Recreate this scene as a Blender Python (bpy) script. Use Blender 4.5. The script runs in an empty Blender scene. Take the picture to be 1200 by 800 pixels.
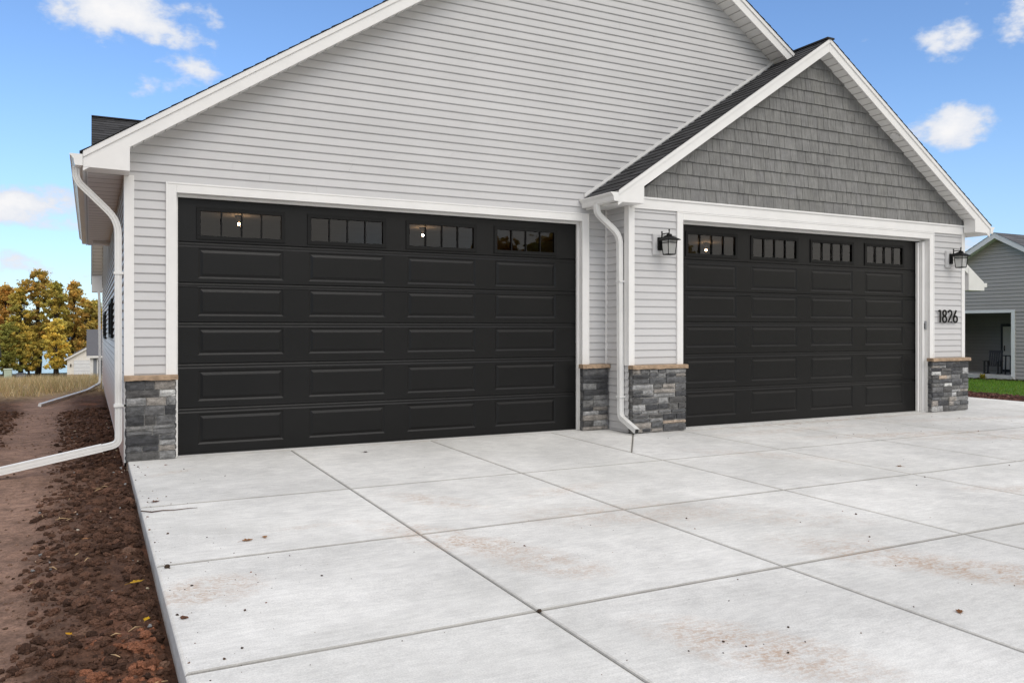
import bpy, bmesh, math, random
import numpy as np
from math import sin, cos, tan, pi, radians, sqrt, atan2, asin
from mathutils import Vector, Matrix, noise
R = random.Random(7)
NR = np.random.default_rng(11)
S = bpy.context.scene
COL = S.collection
C3 = lambda c: (c[0], c[1], c[2], 1.0)

# ------------------------------------------------------------------ materials
class NT:
    def __init__(s, name):
        s.m = bpy.data.materials.new(name); s.m.use_nodes = True
        s.n = s.m.node_tree.nodes; s.l = s.m.node_tree.links
        s.b = s.n['Principled BSDF']; s.out = s.n['Material Output']
    def node(s, t, **kw):
        n = s.n.new(t)
        for k, v in kw.items(): setattr(n, k, v)
        return n
    def set(s, n, key, v):
        if isinstance(v, bpy.types.NodeSocket): s.l.new(v, n.inputs[key])
        else: n.inputs[key].default_value = v
    def math(s, op, a, b=0.0, clamp=False, c=None):
        n = s.node('ShaderNodeMath', operation=op, use_clamp=clamp)
        s.set(n, 0, a); s.set(n, 1, b)
        if c is not None: s.set(n, 2, c)
        return n.outputs[0]
    def mix(s, f, a, b, mode='MIX'):
        n = s.node('ShaderNodeMix', data_type='RGBA', blend_type=mode)
        s.set(n, 0, f)
        s.set(n, 6, C3(a) if isinstance(a, (tuple, list)) else a)
        s.set(n, 7, C3(b) if isinstance(b, (tuple, list)) else b)
        return n.outputs[2]
    def coord(s, scale=(1, 1, 1), rot=(0, 0, 0), loc=(0, 0, 0), geo=False):
        if geo: o = s.node('ShaderNodeNewGeometry').outputs['Position']
        else: o = s.node('ShaderNodeTexCoord').outputs['Object']
        m = s.node('ShaderNodeMapping'); s.l.new(o, m.inputs[0])
        m.inputs['Scale'].default_value = scale; m.inputs['Rotation'].default_value = rot; m.inputs['Location'].default_value = loc
        return m.outputs[0]
    def noise(s, scale=5, detail=4, rough=.55, vec=None, col=False):
        n = s.node('ShaderNodeTexNoise'); n.inputs['Scale'].default_value = scale
        n.inputs['Detail'].default_value = detail; n.inputs['Roughness'].default_value = rough
        if vec is not None: s.l.new(vec, n.inputs['Vector'])
        return n.outputs[1 if col else 0]
    def ramp(s, f, a, b, lo=0.0, hi=1.0):
        n = s.node('ShaderNodeMapRange', interpolation_type='SMOOTHSTEP'); s.set(n, 0, f)
        n.inputs[1].default_value = a; n.inputs[2].default_value = b; n.inputs[3].default_value = lo; n.inputs[4].default_value = hi
        return n.outputs[0]
    def bump(s, h, dist=.01, strength=1.0, prev=None):
        n = s.node('ShaderNodeBump'); s.set(n, 'Height', h); n.inputs['Distance'].default_value = dist; n.inputs['Strength'].default_value = strength
        if prev is not None: s.l.new(prev, n.inputs['Normal'])
        return n.outputs[0]
    def attr(s, name='tone'):
        n = s.node('ShaderNodeAttribute'); n.attribute_name = name
        return n.outputs['Color']
    def fin(s, col=None, rough=None, nrm=None, **kw):
        if col is not None: s.set(s.b, 'Base Color', C3(col) if isinstance(col, (tuple, list)) else col)
        if rough is not None: s.set(s.b, 'Roughness', rough)
        if nrm is not None: s.set(s.b, 'Normal', nrm)
        for k, v in kw.items(): s.set(s.b, k.replace('_', ' '), v)
        return s.m

def simple(name, col, rough=.5, var=.06, scale=6, bump=0, bscale=60, dist=.002, geo=True, tone=False, stretch=(1, 1, 1), **kw):
    t = NT(name); v = t.coord(scale=stretch, geo=geo)
    n = t.noise(scale, 5, .6, v)
    k = t.ramp(n, .25, .75, 1 - var, 1 + var)
    hs = t.node('ShaderNodeVectorMath', operation='SCALE'); 
    base = C3(col)
    if tone:
        base = t.mix(1.0, col, t.attr(), 'MULTIPLY'); t.l.new(base, hs.inputs[0])
    else: hs.inputs[0].default_value = col[:3]
    t.l.new(k, hs.inputs['Scale'])
    nr = None
    if bump:
        nr = t.bump(t.noise(bscale, 4, .6, v), dist, bump)
    return t.fin(hs.outputs[0], rough, nr, **kw)

M_ = {}
M_['trim'] = simple('white_trim_paint', (.80, .79, .775), .42, .035, 3, .15, 90)
M_['alum'] = simple('white_aluminium', (.78, .775, .76), .33, .04, 4, .08, 40)
M_['soffit'] = None
M_['door'] = None

def m_siding(name, col, dirt=None):
    t = NT(name); v = t.coord(geo=True)
    n = t.ramp(t.noise(1.3, 4, .6, v), .3, .7, .965, 1.03)
    g = t.noise(14, 3, .6, t.coord(scale=(.25, .25, 6), geo=True))
    n2 = t.math('MULTIPLY', n, t.ramp(g, .3, .7, .985, 1.012))
    sc = t.node('ShaderNodeVectorMath', operation='SCALE'); sc.inputs[0].default_value = col; t.l.new(n2, sc.inputs['Scale'])
    tn = t.mix(1.0, sc.outputs[0], t.attr(), 'MULTIPLY')
    if dirt:
        sep = t.node('ShaderNodeSeparateXYZ'); t.l.new(v, sep.inputs[0])
        nn = t.noise(5, 6, .7, v)
        h = t.math('ADD', sep.outputs[2], t.math('MULTIPLY', nn, -.35))
        f = t.ramp(h, dirt[0], dirt[1], .9, 0.0)
        tn = t.mix(f, tn, t.mix(1.0, (.36, .18, .10), t.attr(), 'MULTIPLY'))
    nr = t.bump(t.noise(120, 3, .6, t.coord(scale=(.15, .15, 1), geo=True)), .0008, .5)
    return t.fin(tn, .48, nr)
M_['siding'] = m_siding('grey_vinyl_siding', (.555, .55, .552))
M_['siding_left'] = m_siding('grey_vinyl_siding_soil_splashed', (.60, .58, .56), (-.15, .95))
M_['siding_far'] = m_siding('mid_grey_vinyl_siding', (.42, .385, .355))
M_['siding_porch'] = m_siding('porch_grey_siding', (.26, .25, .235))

def m_soffit():
    t = NT('vented_soffit_panel'); v = t.coord(geo=True)
    sep = t.node('ShaderNodeSeparateXYZ'); t.l.new(v, sep.inputs[0])
    # grooves across the panel every 10 cm measured along the wall and along the slope
    def groove(c):
        f = t.math('FRACT', t.math('DIVIDE', c, .125)); d = t.math('ABSOLUTE', t.math('SUBTRACT', f, .5))
        return t.ramp(d, .0, .11, 0, 1)
    at = t.node('ShaderNodeAttribute'); at.attribute_name = 'along'
    g = groove(at.outputs['Fac'])
    c = t.mix(g, (.42, .41, .39), (.80, .79, .77))
    return t.fin(c, .5, t.bump(g, .006, .9))
M_['soffit'] = m_soffit()

def m_door():
    t = NT('black_embossed_steel'); v = t.coord(scale=(1, 1, 9), geo=True)
    g = t.noise(26, 6, .65, v); w = t.noise(1.2, 3, .5, t.coord(geo=True))
    c = t.mix(t.ramp(w, .3, .7), (.0036, .0036, .0038), (.0055, .0054, .0056))
    return t.fin(c, t.ramp(g, .3, .7, .30, .44), t.bump(g, .0016, .6), Specular_IOR_Level=.27)
M_['door'] = m_door()
M_['black'] = simple('black_powder_coat', (.005, .005, .005), .55, .1, 20, Specular_IOR_Level=.22)
M_['rubber'] = simple('black_rubber', (.02, .02, .02), .8)
M_['shake'] = None
def m_shake():
    t = NT('weathered_grey_shake'); v = t.coord(scale=(16, 1, 1.0), geo=True)
    g = t.noise(5, 7, .75, v); g2 = t.noise(3, 3, .6, t.coord(scale=(2, 1, 3), geo=True))
    k = t.math('MULTIPLY', t.ramp(g, .25, .75, .62, 1.34), t.ramp(g2, .3, .7, .9, 1.08))
    sc = t.node('ShaderNodeVectorMath', operation='SCALE'); sc.inputs[0].default_value = (.195, .193, .188); t.l.new(k, sc.inputs['Scale'])
    return t.fin(t.mix(1.0, sc.outputs[0], t.attr(), 'MULTIPLY'), .72, t.bump(g, .003, .8))
M_['shake'] = m_shake()
def m_shingle(name, c0, c1):
    t = NT(name); v = t.coord(geo=True)
    g = t.noise(140, 3, .7, v); n = t.noise(7, 3, .6, v)
    c = t.mix(t.ramp(g, .3, .7), c0, c1); c = t.mix(1.0, c, t.attr(), 'MULTIPLY')
    return t.fin(c, .9, t.bump(g, .002, .7))
M_['shingle'] = m_shingle('charcoal_asphalt_shingle', (.018, .018, .02), (.055, .055, .06))
M_['shingle_far'] = m_shingle('grey_asphalt_shingle', (.06, .062, .068), (.14, .14, .15))
def m_stone():
    t = NT('cut_ledge_stone'); v = t.coord(geo=True)
    g = t.noise(16, 8, .68, v); f = t.noise(70, 5, .7, v); st = t.noise(20, 4, .6, t.coord(scale=(.5, .5, 3), geo=True))
    k = t.math('MULTIPLY', t.ramp(g, .25, .75, .55, 1.5), t.math('MULTIPLY', t.ramp(f, .3, .7, .8, 1.2), t.ramp(st, .3, .7, .8, 1.2)))
    sc = t.node('ShaderNodeVectorMath', operation='SCALE'); t.l.new(t.attr(), sc.inputs[0]); t.l.new(k, sc.inputs['Scale'])
    nr = t.bump(g, .012, .8); nr = t.bump(f, .003, .6, nr)
    return t.fin(sc.outputs[0], .8, nr)
M_['stone'] = m_stone()
M_['mortar'] = simple('grey_mortar', (.36, .35, .335), .9, .2, 20, .6, 80, .003)
M_['cap'] = simple('tan_cast_stone_cap', (.36, .255, .17), .85, .28, 14, .8, 50, .004)
M_['foundation'] = simple('concrete_foundation', (.33, .26, .21), .9, .25, 6, .5, 40)
M_['drywall'] = simple('garage_drywall', (.32, .31, .29), .8, .08, 3)
def m_glass(name, tint, fres=1.5, rough=0.0, boost=1.0, milk=0):
    t = NT(name); t.n.remove(t.b)
    tr = t.node('ShaderNodeBsdfTransparent'); tr.inputs[0].default_value = C3(tint)
    gl = t.node('ShaderNodeBsdfGlossy'); gl.inputs['Roughness'].default_value = rough
    fr = t.node('ShaderNodeFresnel'); fr.inputs[0].default_value = fres
    mx = t.node('ShaderNodeMixShader'); t.l.new(t.math('MULTIPLY', fr.outputs[0], boost, True), mx.inputs[0]); t.l.new(tr.outputs[0], mx.inputs[1]); t.l.new(gl.outputs[0], mx.inputs[2])
    if milk:
        df = t.node('ShaderNodeBsdfDiffuse'); df.inputs[0].default_value = (.8, .8, .78, 1); tl = t.node('ShaderNodeBsdfTranslucent'); tl.inputs[0].default_value = (.8, .8, .78, 1)
        m2 = t.node('ShaderNodeMixShader'); t.l.new(df.outputs[0], m2.inputs[1]); t.l.new(tl.outputs[0], m2.inputs[2]); m3 = t.node('ShaderNodeMixShader'); m3.inputs[0].default_value = milk; t.l.new(mx.outputs[0], m3.inputs[1]); t.l.new(m2.outputs[0], m3.inputs[2]); mx = m3
    t.l.new(mx.outputs[0], t.out.inputs[0]); return t.m
M_['glass'] = m_glass('garage_window_glass', (.72, .72, .72), 1.5, .0, 1.25)
M_['clear'] = m_glass('clear_lantern_glass', (.93, .93, .93), 1.4, .05, 1.0, .55)
M_['darkpane'] = simple('dark_window_pane', (.02, .022, .025), .08, .05, 2, Specular_IOR_Level=.6)
def m_emit(name, col, st):
    t = NT(name); return t.fin(col, .5, None, Emission_Color=C3(col), Emission_Strength=st)
M_['bulb'] = m_emit('lit_warm_bulb', (1, .60, .30), 95)
M_['bulb_off'] = simple('frosted_bulb', (.8, .78, .72), .3)
M_['keypad'] = simple('grey_plastic', (.30, .31, .32), .5)
M_['porchfloor'] = simple('porch_concrete', (.5, .49, .47), .85, .1, 4, .3, 30)
M_['cream'] = simple('cream_siding', (.66, .62, .55), .6, .05, 3)
M_['blackwood'] = simple('black_painted_wood', (.012, .012, .013), .5)
M_['leafmat'] = None

def m_concrete():
    t = NT('broom_finished_concrete'); v = t.coord(geo=True)
    n1 = t.noise(.75, 5, .6, v); n2 = t.noise(5, 6, .65, v); n3 = t.noise(130, 3, .7, v)
    br = t.noise(60, 4, .7, t.coord(scale=(.06, 1, 1), geo=True))
    sm = t.noise(3.0, 4, .7, t.coord(scale=(.35, 1.6, 1), geo=True))
    k = t.math('MULTIPLY', t.ramp(n1, .32, .68, .85, 1.05), t.ramp(n2, .3, .72, .93, 1.05))
    k = t.math('MULTIPLY', k, t.ramp(n3, .25, .75, .84, 1.12))
    k = t.math('MULTIPLY', k, t.ramp(br, .3, .7, .96, 1.03))
    k = t.math('MULTIPLY', k, t.ramp(sm, .55, .75, 1.0, .93))
    sc = t.node('ShaderNodeVectorMath', operation='SCALE'); k = t.math('MULTIPLY', k, t.ramp(t.noise(16, 6, .75, t.coord(scale=(.5, 1.6, 1), geo=True)), .3, .7, .90, 1.07)); sc.inputs[0].default_value = (.79, .785, .768); t.l.new(k, sc.inputs['Scale'])
    c = t.mix(1.0, sc.outputs[0], t.attr(), 'MULTIPLY')
    sep = t.node('ShaderNodeSeparateXYZ'); t.l.new(v, sep.inputs[0])
    tex = t.noise(48, 6, .8, v); soft = t.noise(7, 4, .6, v)
    tread = t.noise(42, 3, .6, t.coord(scale=(.35, 1.4, 1), rot=(0, 0, radians(28)), geo=True))
    cmb = t.node('ShaderNodeCombineXYZ'); t.l.new(sep.outputs[0], cmb.inputs[0]); t.l.new(sep.outputs[1], cmb.inputs[1]); v2 = cmb.outputs[0]
    tot = None
    stains = [  # x, y, rx, ry, rot deg, strength
        (.20, -4.62, .30, .22, 20, .75), (2.12, -3.1, .45, .16, -55, .55), (1.85, -4.35, .75, .2, -62, .75), (2.1, -5.0, .35, .2, -60, .6),
        (3.35, -4.2, .9, .35, -20, .42), (4.2, -4.7, .6, .25, -45, .38), (3.95, -5.4, .4, .2, 0, .3), (4.35, -6.35, 1.1, .22, -58, .9), (4.0, -5.6, .5, .2, -60, .5),
        (2.3, -6.5, .5, .22, -60, .75), (3.3, -3.2, .5, .15, 10, .35), (6.2, -2.6, .8, .2, -50, .35), (9.2, -2.2, 1.6, .2, -14, .6), (10.5, -3.0, 1.7, .2, -16, .6),
        (11.5, -1.4, 1.4, .16, -10, .45), (8.0, -1.2, 1.2, .16, 0, .4), (.35, -.9, .25, .08, 30, .4), (9.2, -.66, 2.5, .10, 0, .6), (3, -.04, 2.4, .05, 0, .45),
        (1.1, -3.5, .3, .06, 0, .35), (7.3, -5.2, 1.0, .18, -30, .5)]
    for (x, y, rx, ry, a, st) in stains:
        a = radians(a)
        mpn = t.node('ShaderNodeMapping', vector_type='TEXTURE'); t.l.new(v2, mpn.inputs[0])
        mpn.inputs['Location'].default_value = (x, y, 0); mpn.inputs['Rotation'].default_value = (0, 0, a); mpn.inputs['Scale'].default_value = (rx, ry, 1)
        dt = t.node('ShaderNodeVectorMath', operation='DOT_PRODUCT'); t.l.new(mpn.outputs[0], dt.inputs[0]); t.l.new(mpn.outputs[0], dt.inputs[1])
        d = dt.outputs['Value']
        f = t.math('MULTIPLY_ADD', d, -st / 1.6, c=st * 1.12)
        tot = f if tot is None else t.math('MAXIMUM', tot, f)
    f = t.math('MULTIPLY', t.math('MAXIMUM', tot, 0), t.math('MULTIPLY', t.ramp(t.math('ADD', tex, t.math('MULTIPLY', tread, .55)), .70, .88, .12, 1.0), t.ramp(soft, .34, .6, .1, 1)), True)
    c = t.mix(f, c, (.47, .32, .22))
    wet = t.math('MULTIPLY', t.ramp(t.noise(.5, 3, .5, t.coord(loc=(3, 9, 0), geo=True)), .46, .62, 0, .17), 1.0)
    c = t.mix(wet, c, (.42, .42, .385))
    nr = t.bump(br, .0016, .55); nr = t.bump(n3, .0014, .6, nr)
    return t.fin(c, .86, nr)
M_['concrete'] = m_concrete()

def m_ground():
    t = NT('soil_and_turf'); v = t.coord(geo=True)
    a = t.attr('tone')
    n1 = t.noise(9, 8, .72, v); n2 = t.noise(55, 6, .75, v); n3 = t.noise(1.6, 4, .6, v)
    k = t.math('MULTIPLY', t.ramp(n1, .28, .72, .62, 1.35), t.ramp(n2, .28, .72, .68, 1.3))
    k = t.math('MULTIPLY', k, t.ramp(n3, .3, .7, .85, 1.15))
    sc = t.node('ShaderNodeVectorMath', operation='SCALE'); t.l.new(a, sc.inputs[0]); t.l.new(k, sc.inputs['Scale'])
    nr = t.bump(n1, .03, .8); nr = t.bump(n2, .01, .8, nr)
    return t.fin(sc.outputs[0], .95, nr, Specular_IOR_Level=.2)
M_['ground'] = m_ground()
def m_tone(name, rough=.9, var=.25, scale=30, bump=.8, dist=.006, trans=0):
    t = NT(name); v = t.coord(geo=True); n = t.noise(scale, 5, .7, v)
    sc = t.node('ShaderNodeVectorMath', operation='SCALE'); t.l.new(t.attr(), sc.inputs[0]); t.l.new(t.ramp(n, .3, .7, 1 - var, 1 + var), sc.inputs['Scale'])
    m = t.fin(sc.outputs[0], rough, t.bump(n, dist, bump) if bump else None, Specular_IOR_Level=.2)
    if trans:
        tl = t.node('ShaderNodeBsdfTranslucent'); t.l.new(sc.outputs[0], tl.inputs[0])
        mx = t.node('ShaderNodeMixShader'); mx.inputs[0].default_value = trans
        t.l.new(t.b.outputs[0], mx.inputs[1]); t.l.new(tl.outputs[0], mx.inputs[2]); t.l.new(mx.outputs[0], t.out.inputs[0])
    return m
M_['clod'] = m_tone('loose_soil', .97, .5, 140, 1.0, .006)
M_['bark'] = m_tone('bark', .9, .3, 12, .7, .02)
M_['foliage'] = m_tone('autumn_leaves', .7, .15, 4, 0, 0, .35)
M_['blade'] = m_tone('grass_blades', .8, .2, 3, 0, 0, .3)
M_['tone'] = m_tone('painted', .6, .06, 5, 0)
def m_water():
    t = NT('lake_water'); n = t.noise(1.5, 3, .5, t.coord(geo=True))
    return t.fin((.10, .13, .15), .12, t.bump(n, .05, .3))
M_['water'] = m_water()

# ------------------------------------------------------------------ mesh builder
class MB:
    def __init__(s): s.v = []; s.f = []; s.t = []; s.m = []; s.sm = []
    def face(s, pts, tone=(1, 1, 1), mi=0, smooth=False):
        b = len(s.v); s.v.extend([tuple(p) for p in pts]); s.f.append(tuple(range(b, b + len(pts)))); s.t.append(tone); s.m.append(mi); s.sm.append(smooth)
    def mesh(s, verts, faces, tone=(1, 1, 1), mi=0, smooth=False):
        b = len(s.v); s.v.extend([tuple(p) for p in verts])
        for f in faces: s.f.append(tuple(b + i for i in f)); s.t.append(tone); s.m.append(mi); s.sm.append(smooth)
    def box(s, x0, x1, y0, y1, z0, z1, tone=(1, 1, 1), mi=0):
        if x0 > x1: x0, x1 = x1, x0
        if y0 > y1: y0, y1 = y1, y0
        if z0 > z1: z0, z1 = z1, z0
        v = [(x0, y0, z0), (x1, y0, z0), (x1, y1, z0), (x0, y1, z0), (x0, y0, z1), (x1, y0, z1), (x1, y1, z1), (x0, y1, z1)]
        s.mesh(v, [(0, 3, 2, 1), (4, 5, 6, 7), (0, 1, 5, 4), (1, 2, 6, 5), (2, 3, 7, 6), (3, 0, 4, 7)], tone, mi)
    def prism(s, poly, a, b, axis='y', tone=(1, 1, 1), mi=0):
        """poly of 2-D points extruded from a to b along axis. y: poly=(x,z); x: poly=(y,z); z: poly=(x,y)"""
        def P(p, t): return (p[0], t, p[1]) if axis == 'y' else ((t, p[0], p[1]) if axis == 'x' else (p[0], p[1], t))
        n = len(poly); v = [P(p, a) for p in poly] + [P(p, b) for p in poly]
        f = [tuple(range(n)), tuple(range(2 * n - 1, n - 1, -1))] + [(i, i + n, (i + 1) % n + n, (i + 1) % n) for i in range(n)]
        s.mesh(v, f, tone, mi)
    def tube(s, path, rad, seg=8, tone=(1, 1, 1), mi=0, cap=True, smooth=True):
        path = [Vector(p) for p in path]; n = len(path)
        rad = rad if isinstance(rad, (list, tuple)) else [rad] * n
        vs = []; up = Vector((0, 0, 1))
        d0 = (path[1] - path[0]).normalized()
        a = d0.orthogonal().normalized()
        for i in range(n):
            d = (path[min(i + 1, n - 1)] - path[max(i - 1, 0)]).normalized()
            a = (a - d * a.dot(d)).normalized(); b = d.cross(a)
            for k in range(seg):
                an = 2 * pi * k / seg; vs.append(path[i] + (a * cos(an) + b * sin(an)) * rad[i])
        fs = [(i * seg + k, i * seg + (k + 1) % seg, (i + 1) * seg + (k + 1) % seg, (i + 1) * seg + k) for i in range(n - 1) for k in range(seg)]
        s.mesh(vs, fs, tone, mi, smooth)
        if cap:
            s.mesh(vs[:seg], [tuple(range(seg - 1, -1, -1))], tone, mi); s.mesh(vs[-seg:], [tuple(range(seg))], tone, mi)
    def lathe(s, prof, cx, cy, seg=16, tone=(1, 1, 1), mi=0, smooth=True):
        vs = [(cx + r * cos(2 * pi * k / seg), cy + r * sin(2 * pi * k / seg), z) for r, z in prof for k in range(seg)]
        fs = [(i * seg + k, i * seg + (k + 1) % seg, (i + 1) * seg + (k + 1) % seg, (i + 1) * seg + k) for i in range(len(prof) - 1) for k in range(seg)]
        s.mesh(vs, fs, tone, mi, smooth)
    def sweep(s, prof, path, u0, tone=(1, 1, 1), mi=0, cap=True):
        """closed 2-D profile swept along a path; u0 = direction of the profile's first axis at the start"""
        path = [Vector(p) for p in path]; n = len(path); m = len(prof); vs = []
        a = Vector(u0)
        for i in range(n):
            d1 = (path[i] - path[max(i - 1, 0)]); d2 = (path[min(i + 1, n - 1)] - path[i])
            d = ((d1.normalized() if d1.length else Vector()) + (d2.normalized() if d2.length else Vector())).normalized()
            a = (a - d * a.dot(d)).normalized(); b = d.cross(a)
            for p in prof: vs.append(path[i] + a * p[0] + b * p[1])
        fs = [(i * m + k, i * m + (k + 1) % m, (i + 1) * m + (k + 1) % m, (i + 1) * m + k) for i in range(n - 1) for k in range(m)]
        s.mesh(vs, fs, tone, mi)
        if cap: s.mesh(vs[:m], [tuple(range(m - 1, -1, -1))], tone, mi); s.mesh(vs[-m:], [tuple(range(m))], tone, mi)
    def build(s, name, mats, parent=None, bevel=0, along=None, fixn=True, origin=None):
        me = bpy.data.meshes.new(name); 
        o3 = Vector(origin) if origin is not None else Vector((0, 0, 0))
        if parent is not None and origin is None: o3 = parent.matrix_world.translation if False else Vector(parent['_o']) if '_o' in parent else Vector((0, 0, 0))
        vs = s.v if o3.length == 0 else [(v[0] - o3.x, v[1] - o3.y, v[2] - o3.z) for v in s.v]
        me.from_pydata(vs, [], s.f)
        mats = mats if isinstance(mats, (list, tuple)) else [mats]
        for m in mats: me.materials.append(m)
        me.polygons.foreach_set('material_index', s.m); me.polygons.foreach_set('use_smooth', s.sm)
        at = me.color_attributes.new('tone', 'FLOAT_COLOR', 'CORNER')
        cols = []
        for f, t in zip(s.f, s.t): cols.extend([t[0], t[1], t[2], 1.0] * len(f))
        at.data.foreach_set('color', cols)
        if along:
            a2 = me.attributes.new('along', 'FLOAT', 'POINT'); a2.data.foreach_set('value', [along(v) for v in s.v])
        if fixn:
            bm = bmesh.new(); bm.from_mesh(me); bmesh.ops.remove_doubles(bm, verts=bm.verts, dist=1e-5)
            bmesh.ops.recalc_face_normals(bm, faces=bm.faces); bm.to_mesh(me); bm.free()
        o = bpy.data.objects.new(name, me); COL.objects.link(o)
        if parent is not None: o.parent = parent
        elif origin is not None: o.location = o3
        if bevel:
            b = o.modifiers.new('bevel', 'BEVEL'); b.width = bevel; b.segments = 2; b.limit_method = 'ANGLE'; b.angle_limit = radians(40)
        return o

def tag(o, label, cat=None, group=None, kind=None):
    if label: o['label'] = label
    if cat: o['category'] = cat
    if group: o['group'] = group
    if kind: o['kind'] = kind
    return o
def thing(name, label, cat, loc=(0, 0, 0), group=None):
    o = bpy.data.objects.new(name, None); COL.objects.link(o); o.location = loc; o.empty_display_size = .2
    o['_o'] = list(map(float, loc)); return tag(o, label, cat, group)
def struct(o): o['kind'] = 'structure'; return o
def sub(m, name, mat, parent, root, **kw):
    """a sub-part: parent is a mesh part of a thing whose base is root's origin"""
    return m.build(name, mat, parent, origin=Vector(root['_o']), **kw)

def qarr(name, V, F, tones, mat, smooth=False, origin=None, parent=None):
    """fast build from numpy: V (n,3), F (m,k), tones (m,3)"""
    me = bpy.data.meshes.new(name); k = F.shape[1]; m = len(F)
    if origin is not None: V = V - np.array(origin)
    me.vertices.add(len(V)); me.vertices.foreach_set('co', V.astype(np.float32).ravel())
    me.loops.add(m * k); me.loops.foreach_set('vertex_index', F.astype(np.int32).ravel())
    me.polygons.add(m); me.polygons.foreach_set('loop_start', np.arange(0, m * k, k, dtype=np.int32)); me.polygons.foreach_set('loop_total', np.full(m, k, dtype=np.int32))
    me.update(calc_edges=True)
    me.polygons.foreach_set('use_smooth', np.full(m, smooth))
    at = me.color_attributes.new('tone', 'FLOAT_COLOR', 'CORNER')
    c = np.ones((m, k, 4), dtype=np.float32); c[:, :, :3] = tones[:, None, :]; at.data.foreach_set('color', c.ravel())
    me.materials.append(mat); me.validate()
    o = bpy.data.objects.new(name, me); COL.objects.link(o)
    if parent is not None: o.parent = parent
    elif origin is not None: o.location = origin
    return o

# ------------------------------------------------------------------ generic pieces
EXP = .0945
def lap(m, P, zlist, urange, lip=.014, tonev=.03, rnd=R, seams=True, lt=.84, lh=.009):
    """lap siding. P(u, off, z) -> point; urange(z) -> list of (u0,u1) or []"""
    for z0, z1 in zip(zlist[:-1], zlist[1:]):
        A, B = urange(z0 + 1e-4), urange(z1 - 1e-4)
        if len(A) != len(B):
            mid = urange((z0 + z1) / 2); A = B = mid
        for (a0, a1), (b0, b1) in zip(A, B):
            if a1 - a0 < 1e-3 and b1 - b0 < 1e-3: continue
            t = 1 + rnd.uniform(-tonev, tonev); tn = (t, t, t)
            # split long courses into planks with faint butt seams
            cuts = [0.0, 1.0]; L = max(a1 - a0, b1 - b0)
            if seams and L > 3.6:
                c = rnd.uniform(.6, 3.6)
                while c < L: cuts.insert(-1, c / L); c += 3.66
            cuts = sorted(cuts)
            for c0, c1 in zip(cuts[:-1], cuts[1:]):
                t2 = t * (1 + rnd.uniform(-.012, .012)); tn = (t2, t2, t2)
                g = .0012 if c1 < 1 else 0
                ua, ub = a0 + (a1 - a0) * c0, a0 + (a1 - a0) * c1 - g
                va, vb = b0 + (b1 - b0) * c0, b0 + (b1 - b0) * c1 - g
                if va > vb: va = vb = (va + vb) / 2
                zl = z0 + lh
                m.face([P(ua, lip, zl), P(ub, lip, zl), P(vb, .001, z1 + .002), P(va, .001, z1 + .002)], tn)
                m.face([P(ua, lip - .003, z0), P(ub, lip - .003, z0), P(ub, lip, zl), P(ua, lip, zl)], (t2 * lt,) * 3)  # lip face darkened: lap shadow painted into the tone
                m.face([P(ua, -.004, z0 - .001), P(ub, -.004, z0 - .001), P(ub, lip - .003, z0), P(ua, lip - .003, z0)], (t2 * .62,) * 3)  # underside darkened as well, painted shade below each course
def zs(base, z0, z1, e=EXP):
    k0 = math.floor((z0 - base) / e); L = [z0]; k = k0 + 1
    while base + k * e < z1 - 1e-6:
        if base + k * e > z0 + 1e-3: L.append(base + k * e)
        k += 1
    L.append(z1); return L

def shingles(m, pa, pb, along_dir, length, e=.14, th=.012, rnd=R, w=.3):
    """courses of shingles from eave point pa up to ridge point pb, extruded by length along along_dir"""
    pa, pb, d = Vector(pa), Vector(pb), Vector(along_dir).normalized()
    s = (pb - pa); L = s.length; s.normalize(); nrm = s.cross(d); 
    if nrm.z < 0: nrm = -nrm
    n = int(L / e) + 1
    for k in range(n):
        a, b = k * e, min((k + 1) * e, L)
        if b - a < .005: continue
        u = 0; 
        while u < length:
            ww = w * rnd.uniform(.35, 1.2); u1 = min(u + ww, length); t = rnd.uniform(.6, 1.35); dd = th * rnd.choice((.7, .85, 1.0))
            q = lambda uu, aa, hh: pa + d * uu + s * aa + nrm * hh
            m.face([q(u, a, dd), q(u1, a, dd), q(u1, b, .002), q(u, b, .002)], (t, t, t))
            m.face([q(u, a, 0), q(u1, a, 0), q(u1, a, dd), q(u, a, dd)], (.5, .5, .5))
            if abs(u) < 1e-6 or abs(u1 - length) < 1e-6 or True:
                m.face([q(u, a, 0), q(u, a, dd), q(u, b, .002), q(u, b, 0)], (.5, .5, .5))
                m.face([q(u1, a, 0), q(u1, a, dd), q(u1, b, .002), q(u1, b, 0)], (.5, .5, .5))
            u = u1

def spout_prof(w=.076, d=.06):
    """corrugated rectangular downspout"""
    hw, hd = w / 2, d / 2; g = .006
    P = []
    for sx, sy, hx, hy in ((1, 0, hd, hw), (0, 1, hw, hd), (-1, 0, hd, hw), (0, -1, hw, hd)):
        for t in (-.86, -.50, -.40, -.30, .30, .40, .50, .86):
            dep = g if abs(t) == .40 else 0
            if sx: P.append((sx * (hx - dep), t * hy * sx))
            else: P.append((-t * hx * sy, sy * (hy - dep)))
    return [(p[1], p[0]) for p in P]
def arc_path(pts, r=.09, n=5):
    pts = [Vector(p) for p in pts]; out = [pts[0]]
    for i in range(1, len(pts) - 1):
        a, b, c = pts[i - 1], pts[i], pts[i + 1]
        da, dc = (a - b), (c - b); rr = min(r, da.length * .48, dc.length * .48)
        p0, p1 = b + da.normalized() * rr, b + dc.normalized() * rr
        for k in range(n + 1):
            t = k / n; out.append(p0 * (1 - t) ** 2 + b * 2 * t * (1 - t) + p1 * t * t)
    out.append(pts[-1]); return out

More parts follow.
